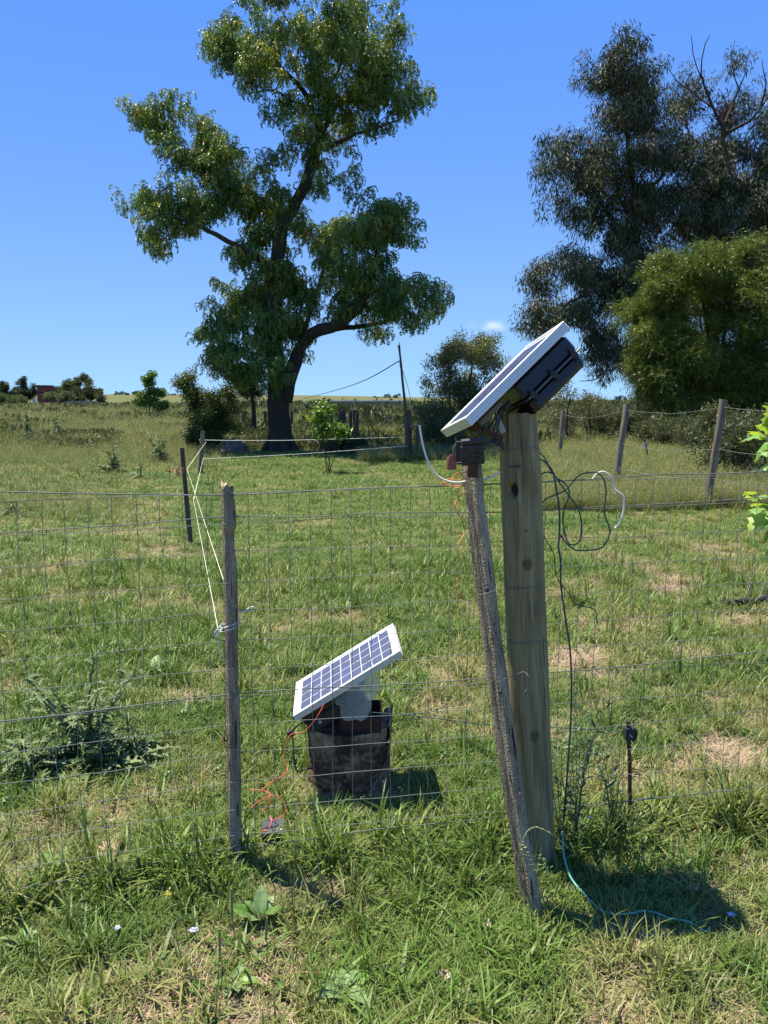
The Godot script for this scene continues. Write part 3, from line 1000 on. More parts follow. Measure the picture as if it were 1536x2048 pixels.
func trees() -> void:
	# ---- the big feather-leaved tree
	var z := 23.6
	var t := thing("feather_leaved_tree", "tall crooked feather-leaved tree standing in the middle of the paddock", "tree", footing(562, 905))
	var P := func(a: Array) -> Array: return a.map(func(q): return spot(q[0], q[1], z + (q[2] if q.size() > 2 else 0.0)))
	var limbs := [
		[P.call([[566, 800], [585, 745], [598, 700], [625, 668], [682, 645, -0.4], [722, 608, -0.8], [745, 560, -1.0], [755, 500, -1.0]]), 0.30, 0.05],
		[P.call([[640, 662], [690, 655, 0.5], [740, 650, 0.9], [785, 638, 1.2], [820, 615, 1.3]]), 0.12, 0.04],
		[P.call([[550, 600], [553, 520], [566, 450], [580, 425], [602, 385], [625, 330], [638, 290], [643, 262]]), 0.24, 0.13],
		[P.call([[643, 264], [632, 245], [620, 205], [606, 180], [576, 150], [548, 128], [505, 112], [465, 104]]), 0.11, 0.03],
		[P.call([[645, 264], [660, 235, -0.2], [678, 205, -0.3], [722, 170, -0.5], [762, 150, -0.6], [805, 158, -0.6]]), 0.09, 0.025],
		[P.call([[620, 198], [660, 168, 0.4], [682, 130, 0.6], [690, 80, 0.8], [700, 30, 0.9]]), 0.07, 0.02],
		[P.call([[604, 178], [592, 140, 0.3], [598, 95, 0.3], [600, 30, 0.4]]), 0.06, 0.02],
		[P.call([[646, 300], [692, 276, -0.3], [752, 256, -0.6], [796, 240, -0.8]]), 0.07, 0.02],
		[P.call([[620, 216], [578, 200, -0.5], [552, 180, -0.7], [502, 186, -0.8]]), 0.05, 0.015],
		[P.call([[742, 165, -0.5], [790, 180, -0.4], [832, 208, -0.4]]), 0.04, 0.015],
		[P.call([[548, 560], [522, 520, -0.4], [482, 496, -0.8], [432, 470, -1.0], [392, 448, -1.1], [340, 430, -1.1]]), 0.12, 0.03],
		[P.call([[562, 440], [536, 402, 0.4], [476, 388, 0.8], [432, 374, 0.9], [402, 345, 0.9], [372, 312, 0.8], [342, 285, 0.7], [312, 262, 0.6]]), 0.11, 0.025],
		[P.call([[480, 388, 0.8], [470, 340, 0.6], [440, 300, 0.4], [420, 270, 0.3]]), 0.06, 0.02],
		[P.call([[552, 640], [520, 600, 0.8], [480, 600, 1.2], [450, 640, 1.3]]), 0.10, 0.03],
		[P.call([[585, 745], [640, 560, 1.0], [680, 480, 1.4], [720, 440, 1.5]]), 0.10, 0.03]]
	var m: Array = []
	for e in [[485, 70, 62, 55], [432, 112, 34, 30], [555, 35, 80, 55], [640, 50, 75, 60], [735, 75, 75, 55], [800, 120, 55, 62], [832, 195, 26, 34], [590, 120, 70, 40, 0.6], [505, 150, 45, 40, 0.7], [470, 130, 40, 30, 0.6], [700, 150, 70, 45, 0.8], [765, 165, 55, 45, 0.7], [625, 205, 45, 30, 0.7], [740, 232, 50, 26, 0.8], [690, 215, 40, 30, 0.6], [575, 205, 34, 30, 0.8], [680, 290, 34, 24, 0.7], [620, 268, 24, 22, 0.7],
			[300, 232, 46, 30], [350, 240, 50, 36], [405, 262, 48, 40], [440, 300, 52, 44], [478, 330, 42, 38], [345, 300, 34, 26, 0.5], [420, 350, 52, 34, 0.8], [300, 405, 44, 34], [360, 400, 56, 36], [430, 408, 60, 42], [315, 470, 36, 30], [380, 458, 50, 34], [500, 395, 56, 52],
			[545, 330, 40, 40, 0.8], [585, 292, 34, 28, 0.8], [530, 430, 55, 52], [690, 372, 30, 36, 0.7], [660, 345, 26, 30, 0.6],
			[655, 452, 52, 42], [735, 432, 62, 34], [800, 420, 46, 22], [700, 505, 80, 58], [785, 490, 46, 48], [750, 570, 72, 46], [838, 590, 54, 34], [815, 632, 50, 26, 0.8], [745, 680, 26, 36, 0.7], [872, 612, 24, 26, 0.8], [690, 590, 45, 45, 0.7],
			[520, 540, 72, 66], [600, 510, 62, 72], [475, 615, 66, 56, 1.2], [436, 670, 44, 46, 1.2], [500, 690, 66, 54, 1.3], [585, 600, 66, 56, 1.2], [460, 730, 44, 36], [545, 650, 50, 40], [420, 715, 28, 26, 0.8], [520, 750, 46, 26, 0.7], [570, 690, 40, 30, 0.5]]:
		m.append(mass(e[0], e[1], e[2], e[3], z, rr(-1.1, 1.1), e[4] if e.size() > 4 else 1.0, 1.15))
	M.pinnate = spray_pinnate(0.36, 0.105, 6, 6)
	grow(t, [P.call([[560, 935], [561, 905], [558, 870], [557, 830], [556, 780], [549, 720], [546, 660], [548, 620], [550, 590]]), 0.42, 0.22], limbs, m,
		{"step": 0.4, "bark": M.bark, "leaves": M.leaves, "spray": M.pinnate, "clumps": 11.0, "per_clump": 10, "spread": 0.38, "size": [0.6, 1.05], "cols": [Color(0.07, 0.14, 0.028), Color(0.155, 0.23, 0.045), Color(0.27, 0.30, 0.06)], "third": 0.14, "twig": 0.022})
	var flare := Build.new()
	for q in 7:
		var w := TAU * q / 7.0 + 0.3
		flare.tube(PackedVector3Array([Vector3(cos(w) * 0.2, 0.7, sin(w) * 0.2), Vector3(cos(w) * 0.34, 0.25, sin(w) * 0.34), Vector3(cos(w) * (0.55 + 0.12 * sin(q * 2.3)), -0.1, sin(w) * (0.55 + 0.12 * sin(q * 2.3)))]), PackedFloat32Array([0.1, 0.15, 0.09]), 9)
	part("root_flare", flare.done(), M.bark, t)
	# ---- tall gum tree on the right, its top half bare
	z = 42.0
	var gum := {"step": 0.8, "bark": M.bark, "leaves": M.gum_leaves, "spray": spray_hanging(0.5, 0.28, 0.045, 54), "clumps": 5.0, "per_clump": 10, "spread": 0.75, "size": [0.7, 1.25], "cols": [Color(0.045, 0.065, 0.032), Color(0.10, 0.115, 0.055), Color(0.16, 0.13, 0.07)], "third": 0.10, "twig": 0.035}
	var t1 := thing("gum_tree", "tall dark grey-green gum tree with hanging leaves right of the upper panel", "tree", Vector3(spot(1290, 850, z).x, 0, -z), "gum trees at the right")
	m = []
	for e in [[1252, 112, 38, 32], [1212, 158, 36, 36], [1272, 175, 48, 46], [1215, 215, 36, 30, 0.7], [1300, 230, 46, 48], [1130, 300, 40, 30], [1110, 345, 24, 36], [1180, 325, 44, 44], [1250, 300, 56, 56], [1330, 330, 52, 56], [1120, 412, 22, 18], [1172, 430, 34, 22, 0.7], [1205, 390, 52, 40], [1262, 420, 62, 52], [1230, 480, 52, 34], [1335, 440, 60, 60], [1152, 515, 34, 36], [1118, 555, 34, 26], [1185, 560, 40, 36, 0.8], [1240, 560, 56, 52], [1078, 560, 26, 24], [1082, 630, 34, 26], [1132, 622, 44, 36], [1200, 640, 48, 46, 0.8], [1062, 652, 20, 20, 0.7], [1180, 690, 34, 32, 0.8], [1240, 690, 34, 44], [1310, 540, 66, 60], [1300, 640, 60, 60], [1215, 740, 24, 24, 0.6]]:
		m.append(mass(e[0], e[1], e[2], e[3], z, rr(-1.8, 1.8), e[4] if e.size() > 4 else 1.0, 1.0))
	P = func(a: Array) -> Array: return a.map(func(q): return spot(q[0], q[1], z + (q[2] if q.size() > 2 else 0.0)))
	grow(t1, [P.call([[1290, 870], [1282, 700], [1275, 560], [1268, 420], [1255, 280], [1248, 180], [1250, 120]]), 0.42, 0.05], [[P.call([[1278, 600], [1230, 560, -1], [1170, 590, -1.5], [1110, 620, -1.5]]), 0.16, 0.04], [P.call([[1272, 480], [1215, 430, 0.8], [1165, 340, 1.0], [1128, 310, 1]]), 0.15, 0.04], [P.call([[1265, 400], [1320, 360, -0.8], [1345, 300, -1]]), 0.14, 0.04], [P.call([[1282, 680], [1230, 720, -1], [1190, 760, -1.4], [1160, 762, -1.5]]), 0.07, 0.02]], m, gum)
	var t2 := thing("gum_tree", "tall gum tree at the right edge with thin bare top branches", "tree", Vector3(spot(1425, 850, z + 2.0).x, 0, -z - 2.0), "gum trees at the right")
	m = []
	for e in [[1420, 330, 70, 50], [1495, 320, 66, 52], [1460, 440, 84, 66], [1390, 430, 60, 50], [1380, 225, 44, 22, 0.3], [1360, 170, 24, 40, 0.12], [1405, 110, 50, 44, 0.10], [1460, 130, 60, 56, 0.08], [1500, 245, 50, 40, 0.45], [1530, 400, 70, 90], [1440, 540, 90, 70], [1590, 280, 60, 60, 0.7], [1600, 450, 80, 90]]:
		m.append(mass(e[0], e[1], e[2], e[3], z + 2.0, rr(-1.8, 1.8), e[4] if e.size() > 4 else 1.0, 1.0))
	z = 44.0
	grow(t2, [P.call([[1425, 870], [1422, 600], [1430, 420], [1442, 300], [1448, 245]]), 0.42, 0.14], [[P.call([[1446, 250], [1420, 200], [1402, 150], [1410, 90], [1420, 70]]), 0.09, 0.015], [P.call([[1448, 250], [1470, 200, 0.6], [1488, 150, 0.8], [1500, 100, 0.8]]), 0.09, 0.015], [P.call([[1446, 270], [1500, 240, -0.5], [1530, 190, -0.8], [1524, 120, -0.8]]), 0.1, 0.015], [P.call([[1425, 215], [1380, 180, 0.5], [1350, 160, 0.6], [1332, 120, 0.6]]), 0.05, 0.012], [P.call([[1405, 160], [1385, 110, -0.4], [1382, 70, -0.5]]), 0.04, 0.012], [P.call([[1440, 330], [1380, 270, 0.6], [1365, 220, 0.8]]), 0.1, 0.02], [P.call([[1515, 225, -0.7], [1560, 150, -0.8], [1570, 90, -0.8]]), 0.05, 0.012], [P.call([[1478, 180, 0.7], [1462, 120, 0.7], [1470, 80, 0.8]]), 0.04, 0.01], [P.call([[1428, 450], [1500, 380, 1], [1560, 320, 1.2]]), 0.12, 0.03]], m, gum)
	# the big stick nest in its fork
	var nest := thing("stick_nest", "large dark stick nest in the fork of the right gum tree", "nest", spot(1452, 238, 43.6))
	var sticks := Build.new()
	for q in 260:
		var d := dir_random(-1.5, 1.5)
		var c := Vector3(d.x * 0.95, d.y * 0.75, d.z * 0.95) * pow(rng.randf(), 0.4)
		var e := dir_random(-0.9, 0.9) * rr(0.25, 0.5)
		sticks.tube(PackedVector3Array([c - e, c + e]), PackedFloat32Array([0.02, 0.01]), 4)
	var so := part("sticks", sticks.done(), plain(Color(0.055, 0.042, 0.035), 0.95), nest)
	so.set_meta("kind", "stuff")
	# ---- yellow-green feathery tree
	z = 27.0
	var bt := thing("feathery_tree", "dense yellow-green feathery tree at the right edge before the gums", "tree", Vector3(spot(1430, 840, z).x, 0, -z))
	m = []
	for e in [[1330, 570, 52, 42], [1290, 635, 38, 40], [1300, 700, 52, 46], [1400, 535, 60, 36], [1470, 532, 60, 40], [1400, 630, 90, 66], [1500, 610, 76, 76], [1370, 740, 80, 46], [1480, 740, 86, 54], [1560, 560, 70, 70], [1590, 680, 90, 100], [1290, 755, 36, 26, 0.7], [1330, 792, 56, 30], [1420, 800, 66, 30], [1510, 796, 66, 36]]:
		m.append(mass(e[0], e[1], e[2], e[3], z, rr(-0.8, 0.8), 1.0, 1.0))
	bush(bt, m, {"step": 0.5, "bark": M.bark, "leaves": M.leaves, "spray": spray_needles(0.40, 13, 15, 0.10, 0.018), "clumps": 15.0, "per_clump": 12, "spread": 0.42, "size": [0.75, 1.2], "cols": [Color(0.10, 0.145, 0.02), Color(0.19, 0.235, 0.035), Color(0.065, 0.105, 0.022)], "third": 0.15, "twig": 0.016, "stem": 0.09})
	# ---- smaller trees and shrubs
	var small := {"step": 0.35, "bark": M.bark, "leaves": M.leaves, "spray": spray_leafy(0.22, 0.075, 0.032, 60, -0.8, 1.2), "clumps": 20.0, "per_clump": 8, "spread": 0.17, "size": [0.8, 1.25], "cols": [Color(0.05, 0.085, 0.02), Color(0.10, 0.135, 0.03), Color(0.17, 0.19, 0.05)], "twig": 0.012, "stem": 0.04}
	z = 24.0
	var s := thing("leafy_bush", "dark dense bush left of the crooked tree trunk", "bush", footing(412, 900))
	bush(s, [mass(420, 850, 46, 44, z, 0, 1.6), mass(430, 800, 42, 40, z, 0.2, 1.3), mass(385, 790, 30, 34, z, 0, 1.0), mass(372, 765, 20, 18, z, 0, 0.6), mass(450, 835, 26, 40, z, 0.4, 1.2), mass(400, 880, 40, 22, z, -0.1, 1.4)], small)
	var sap := small.duplicate()
	sap.cols = [Color(0.13, 0.24, 0.03), Color(0.20, 0.30, 0.045), Color(0.26, 0.34, 0.06)]
	sap.spray = spray_leafy(0.2, 0.13, 0.07, 26, -0.9, 0.9)
	var sap_near := sap.duplicate()
	sap_near.merge({"stem": 0.012, "twig": 0.006, "spread": 0.13, "size": [0.6, 0.95]}, true)
	z = 17.2
	s = thing("sapling", "bright yellow-green sapling beside the big tree trunk", "sapling", footing(659, 944))
	bush(s, [mass(645, 820, 20, 20, z), mass(652, 850, 28, 18, z), mass(632, 852, 16, 14, z), mass(676, 868, 18, 12, z, 0, 0.8), mass(650, 872, 26, 12, z, 0, 0.8)], sap_near)
	z = 23.0
	s = thing("leafy_bush", "low dark bush under the bright sapling", "bush", footing(690, 912))
	var low := small.duplicate()
	low.cols = [Color(0.03, 0.055, 0.018), Color(0.06, 0.09, 0.03)]
	bush(s, [mass(690, 892, 40, 20, z, 0, 1.3), mass(660, 900, 34, 14, z, 0, 1.1), mass(715, 898, 22, 20, z, 0, 1.0)], low)
	z = 62.0
	s = thing("young_tree", "bright green young tree standing alone in the far meadow", "tree", Vector3(spot(300, 830, z).x, 0, -z))
	sap = sap.duplicate()
	sap.merge({"clumps": 4.5, "spray": spray_leafy(0.34, 0.2, 0.1, 40, -0.9, 0.9), "spread": 0.3, "cols": [Color(0.08, 0.16, 0.03), Color(0.15, 0.25, 0.045)], "stem": 0.06, "twig": 0.03}, true)
	bush(s, [mass(302, 772, 18, 22, z), mass(290, 795, 22, 18, z), mass(318, 790, 18, 18, z), mass(300, 812, 26, 14, z), mass(325, 815, 14, 10, z, 0, 0.7)], sap)
	z = 30.0
	s = thing("thin_tree", "slim dark tree standing just left of the crooked trunk", "tree", Vector3(spot(507, 880, z).x, 0, -z))
	grow(s, [[spot(507, 885, z), spot(507, 830, z), spot(505, 780, z), spot(512, 745, z)], 0.11, 0.05], [], [mass(490, 770, 34, 24, z, 0.5, 0.9), mass(520, 760, 30, 26, z, 0.3, 0.9), mass(470, 790, 26, 18, z, 0, 0.6), mass(450, 745, 40, 22, z, 0, 0.6)], small)
	# tall open shrub behind the upper panel
	z = 24.0
	s = thing("open_shrub", "tall sparse olive shrub with fine twigs behind the upper solar panel", "shrub", footing(905, 900))
	var open_ := small.duplicate()
	open_.merge({"cols": [Color(0.10, 0.125, 0.05), Color(0.19, 0.21, 0.095), Color(0.25, 0.24, 0.13)], "spray": spray_leafy(0.24, 0.085, 0.026, 62, -0.2, 1.4), "clumps": 22.0, "per_clump": 8, "spread": 0.26, "twig": 0.012}, true)
	bush(s, [mass(950, 700, 38, 28, z), mass(900, 715, 40, 32, z), mass(868, 745, 26, 36, z, 0.3, 0.8), mass(940, 745, 46, 36, z), mass(985, 735, 22, 28, z, 0, 0.7), mass(880, 800, 44, 44, z, 0.3, 0.9), mass(930, 800, 40, 40, z, 0, 0.9), mass(850, 840, 28, 40, z, 0, 0.9), mass(905, 855, 46, 40, z, -0.2, 1.0), mass(965, 830, 30, 40, z, 0, 0.8)], open_)
	for e in [[1015, 760, 30, 34, 27.0, "thin wispy shrub directly behind the raised solar panel"], [1140, 800, 36, 40, 25.0, "dry wispy shrub left of the leaning stakes, against the sky"], [1180, 790, 24, 32, 26.0, "wispy shrub behind the second leaning stake"]]:
		s = thing("wispy_shrub", e[5], "shrub", Vector3(spot(e[0], 850, e[4]).x, 0, -e[4]), "wispy shrubs at the right")
		var wisp := open_.duplicate()
		wisp.merge({"per_clump": 3, "twig": 0.014, "cols": [Color(0.10, 0.11, 0.055), Color(0.2, 0.19, 0.11)]}, true)
		bush(s, [mass(e[0], e[1], e[2], e[3], e[4], 0, 0.8), mass(e[0] - 14, e[1] + 40, e[2], e[3], e[4], 0, 0.9), mass(e[0] + 14, e[1] + 45, e[2], e[3], e[4], 0.4, 0.9)], wisp)
	for e in [[1470, 870, 52, 40, 14.5, "grey-green shrub right of the nearest leaning stake"], [1350, 850, 50, 26, 23.0, "low olive shrub between the leaning stakes under the feathery tree"], [1240, 845, 40, 24, 26.0, "low olive shrub behind the middle leaning stake"], [1420, 850, 46, 28, 21.0, "low olive shrub behind the nearest leaning stake"], [1540, 860, 40, 40, 15.5, "grey-green shrub cut by the right edge"], [1200, 828, 34, 26, 28.0, "low olive shrub right of the dry wispy shrub"], [1290, 815, 36, 30, 31.0, "dark low shrub at the left foot of the feathery tree"]]:
		s = thing("scrub_shrub", e[5], "shrub", Vector3(spot(e[0], 900, e[4]).x, 0, -e[4]), "low shrubs along the right fence")
		var scrub := open_.duplicate()
		scrub.merge({"cols": [Color(0.07, 0.09, 0.04), Color(0.14, 0.155, 0.075)]}, true)
		bush(s, [mass(e[0], e[1], e[2], e[3], e[4]), mass(e[0] - e[2] * 0.6, e[1] + e[3] * 0.7, e[2] * 0.7, e[3] * 0.7, e[4]), mass(e[0] + e[2] * 0.6, e[1] + e[3] * 0.7, e[2] * 0.7, e[3] * 0.7, e[4], 0.3)], scrub)
	# the old stump near the trunk
	var st := thing("tree_stump", "weathered grey tree stump left of the crooked tree trunk", "stump", footing(468, 906))
	var f := FastNoiseLite.new()
	f.frequency = 1.6
	part("wood", hull(Vector3(0, -0.05, 0), Vector3(0.05, 0.36, 0), 0.0, 8, 22, func(a, q): return (0.42 - 0.14 * q) * (1.0 + 0.10 * absf(sin(a * 4.5)) + 0.7 * f.get_noise_3d(cos(a) * 2.0, q, sin(a) * 2.0)), 0.12), M.bark_pale, st)

func paddock() -> void:
	# ---- stakes of the twine fence that runs away on the left
	post_round("wooden_stake", "dark leaning wooden stake with frayed twine, behind the near left post", footing(383, 1090), spot(364, 896, 8.5), 0.026, M.dark_stake)
	var knot := thing("twine_tangle", "frayed orange-brown twine knotted on the dark leaning stake", "twine", spot(358, 940, 8.42))
	var b := Build.new()
	for q in 34:
		var d := dir_random(-1.2, 0.6)
		b.tube(PackedVector3Array([Vector3(rr(-0.02, 0.02), rr(-0.05, 0.05), rr(0, 0.03)), d * rr(0.04, 0.11) + Vector3(-0.02, -0.02, 0.02)]), PackedFloat32Array([0.003, 0.0015]), 4)
	var bt := part("fibres", b.done(), plain(Color(0.36, 0.23, 0.12), 0.9), knot)
	bt.set_meta("kind", "stuff")
	post_round("wooden_stake", "thin grey stake holding white twine in front of the dark bush", footing(398, 948), spot(406, 862, 16.7), 0.05, M.grey_stake)
	# ---- wire fence on the right with leaning stakes
	var t := thing("stake_fence", "wire fence on leaning grey stakes along the right side", "fence", footing(1228, 980))
	var heads: Array = []
	for e in [[1410, 1016, 1447, 799, 11.4, 0.06], [1226, 982, 1254, 808, 13.7, 0.062], [1116, 926, 1126, 822, 19.8, 0.06], [1296, 900, 1307, 834, 24.0, 0.09], [1600, 1040, 1625, 800, 10.4, 0.05]]:
		var foot := footing(e[0], e[1])
		var top := spot(e[2], e[3], e[4])
		var bb := Build.new()
		var rough := FastNoiseLite.new()
		rough.frequency = 4.0
		var p := smooth([foot + Vector3(0, -0.2, 0) - t.position, foot.lerp(top, 0.5) + Vector3(0.012, 0, 0) - t.position, top - t.position], 0.14)
		bb.tube(p, tapered(p.size(), e[5] * 1.08, e[5] * 0.9), 10, Color.WHITE, true, 0.6, 0.3, rough)
		part("stake", bb.done(), M.grey_stake, t)
		heads.append([foot, top])
	for y in [0.93, 0.55, 0.28]:
		var run: Array = []
		for k in [4, 0, 1, 2]: run.append((heads[k][0] as Vector3).lerp(heads[k][1], y) - t.position + Vector3(0, 0, 0.05))
		for k in 3:
			var mid: Vector3 = (run[k] + run[k + 1]) * 0.5 + Vector3(0, -0.05 * (1.0 + 0.6 * k), 0)
			part("wire", cord([run[k], mid, run[k + 1]], 0.0032, 0.6, 4), M.wire, t)
	# ---- twine strands between the far stake and the gate post
	var gp := footing(815, 925)
	var gate := thing("gate_post", "tall thin pole lashed to a dark post in mid field", "post", gp)
	var pole := Build.new()
	var pp := smooth([Vector3(0.0, -0.1, 0), spot(809, 800, 19.8) - gp, spot(797, 690, 19.8) - gp], 0.3, 0.01)
	pole.tube(pp, tapered(pp.size(), 0.05, 0.025), 8)
	part("pole", pole.done(), M.dark_stake, gate)
	var tip := Build.new()
	tip.tube(PackedVector3Array([spot(801, 735, 19.75) - gp, spot(800, 700, 19.75) - gp, spot(799, 684, 19.75) - gp]), PackedFloat32Array([0.02, 0.016, 0.008]), 6)
	part("lashed_stick", tip.done(), M.dark_stake, gate)
	var dark_post := Build.new()
	var dp := smooth([spot(820, 925, 20.0) - gp, spot(818, 870, 20.0) - gp, spot(818, 820, 20.0) - gp], 0.3)
	dark_post.tube(dp, tapered(dp.size(), 0.09, 0.075), 9)
	part("post", dark_post.done(), M.dark_stake, gate)
	var arm := Build.new()
	arm.box(spot(819, 852, 19.9) - gp + Vector3(0, -0.03, -0.02), spot(838, 852, 19.9) - gp + Vector3(0, 0.03, 0.04), 0.004)
	part("arm", arm.done(), M.grey_stake, gate)
	var short := Build.new()
	short.tube(PackedVector3Array([spot(834, 920, 19.9) - gp, spot(835, 854, 19.9) - gp]), PackedFloat32Array([0.05, 0.045]), 8)
	part("short_post", short.done(), M.dark_stake, gate)
	var strands := thing("twine_strand", "upper white twine strand stretched across before the big tree", "twine", spot(600, 880, 17.5))
	part("strand", cord([spot(398, 880, 16.7) - strands.position, spot(560, 881, 17.5) - strands.position, spot(812, 874, 19.7) - strands.position], 0.0055, 1.0, 4), M.white_cord, strands)
	strands = thing("twine_strand", "lower white twine strand stretched across before the big tree", "twine", spot(600, 910, 17.5))
	part("strand", cord([spot(402, 918, 16.7) - strands.position, spot(600, 908, 17.8) - strands.position, spot(815, 892, 19.7) - strands.position], 0.0045, 1.0, 4), M.white_cord, strands)
	var cable := thing("overhead_cable", "dark sagging cable running from the tall pole towards the tree", "cable", spot(798, 722, 19.8))
	part("cable", cord([Vector3.ZERO, spot(735, 758, 25.0) - cable.position, spot(680, 778, 32.0) - cable.position, spot(606, 798, 46.0) - cable.position], 0.014, 1.0, 5), M.black_matt, cable)
	part("cable", cord([Vector3.ZERO, spot(812, 760, 21.5) - cable.position, spot(822, 800, 24.0) - cable.position], 0.008, 1.0, 5), M.black_matt, cable)
	# ---- corral of dark posts behind the tree
	var names := ["corral post"]
	for e in [[412, 850, 825, 40.0, 0.06], [427, 862, 825, 37.0, 0.06], [484, 866, 822, 36.0, 0.06], [493, 868, 822, 35.0, 0.07], [531, 870, 822, 34.0, 0.07], [586, 872, 822, 34.0, 0.07], [605, 870, 828, 34.0, 0.06], [622, 870, 824, 34.0, 0.07], [663, 872, 824, 33.0, 0.07], [685, 905, 822, 24.0, 0.11], [701, 890, 823, 26.0, 0.06], [711, 895, 819, 25.0, 0.09], [716, 895, 822, 24.4, 0.055]]:
		var top := spot(e[0] + rr(-3, 3), e[2], e[3])
		var foot := Vector3(spot(e[0], e[1], e[3]).x, 0, -e[3])
		var which: String = {412: "leftmost thin corral post behind the dark bush", 427: "second thin corral post behind the dark bush", 484: "thin corral post left of the slim dark tree", 493: "corral post just left of the slim dark tree", 531: "corral post between slim tree and crooked trunk", 586: "corral post just right of the crooked trunk", 605: "second corral post right of the crooked trunk", 622: "third corral post right of the crooked trunk", 663: "corral post behind the bright sapling", 685: "thick square dark post right of the sapling", 701: "thin leaning post in the trio right of the sapling", 711: "tall broad post in the trio right of the sapling", 716: "rightmost thin post of the trio right of the sapling"}[e[0]]
		post_round("corral_post", which, foot, top, e[4], M.dark_stake, "corral posts behind the crooked tree")
	bird()

func bird() -> void:
	# a small black and white long-tailed bird perched on a bent stalk
	var at := spot(1290, 890, 15.2)
	var t := thing("bird", "small black-capped white-throated bird with a long dark tail, perched in tall grass", "bird", at)
	var body := Build.new()
	body.tube(PackedVector3Array([Vector3(0.035, -0.075, 0), Vector3(0.022, -0.045, 0), Vector3(0.006, -0.01, 0), Vector3(-0.006, 0.028, 0), Vector3(-0.01, 0.052, 0), Vector3(-0.012, 0.066, 0)]), PackedFloat32Array([0.006, 0.02, 0.029, 0.026, 0.02, 0.016]), 12)
	part("body", body.done(), plain(Color(0.62, 0.62, 0.58), 0.8), t)
	var cap := Build.new()
	cap.tube(PackedVector3Array([Vector3(-0.013, 0.064, 0), Vector3(-0.015, 0.078, 0), Vector3(-0.015, 0.092, 0), Vector3(-0.014, 0.099, 0)]), PackedFloat32Array([0.0185, 0.022, 0.016, 0.004]), 12)
	var head := part("head", cap.done(), plain(Color(0.01, 0.01, 0.011), 0.6), t)
	var bill := Build.new()
	bill.tube(PackedVector3Array([Vector3(-0.033, 0.078, 0), Vector3(-0.052, 0.075, 0)]), PackedFloat32Array([0.005, 0.001]), 6)
	part("bill", bill.done(), M.black, head)
	for s in [-1.0, 1.0]:
		var eye := Build.new()
		eye.tube(PackedVector3Array([Vector3(-0.024, 0.082, s * 0.014), Vector3(-0.025, 0.082, s * 0.0205)]), PackedFloat32Array([0.0035, 0.0015]), 6)
		part("eye", eye.done(), plain(Color(0.05, 0.03, 0.02), 0.1), head)
		var wing := Build.new()
		wing.tube(PackedVector3Array([Vector3(0.0, 0.04, s * 0.02), Vector3(0.014, 0.0, s * 0.028), Vector3(0.032, -0.06, s * 0.018), Vector3(0.046, -0.105, s * 0.006)]), PackedFloat32Array([0.008, 0.014, 0.011, 0.003]), 8)
		part("wing", wing.done(), plain(Color(0.06, 0.06, 0.062), 0.7), t)
		var tail := Build.new()
		tail.tube(PackedVector3Array([Vector3(0.03, -0.07, s * 0.006), Vector3(0.05, -0.13, s * 0.01), Vector3(0.075, -0.215, s * 0.02)]), PackedFloat32Array([0.009, 0.009, 0.003]), 6)
		part("tail_feather", tail.done(), M.black, t)
		var leg := Build.new()
		leg.tube(PackedVector3Array([Vector3(0.008, -0.03, s * 0.01), Vector3(-0.002, -0.056, s * 0.008)]), PackedFloat32Array([0.0022, 0.002]), 5)
		part("leg", leg.done(), M.black, t)
	var stalk := thing("perch_stalk", "dry bent stalk under the perched bird", "stalk", Vector3(at.x, 0, at.z))
	var h := at.y - 0.057
	part("stem", cord([Vector3(0.09, -0.03, 0), Vector3(0.05, h * 0.5, 0), Vector3(0.0, h, 0), Vector3(-0.09, h + 0.015, 0.01)], 0.0035, 0.08, 5), plain(Color(0.3, 0.26, 0.15), 0.9), stalk)

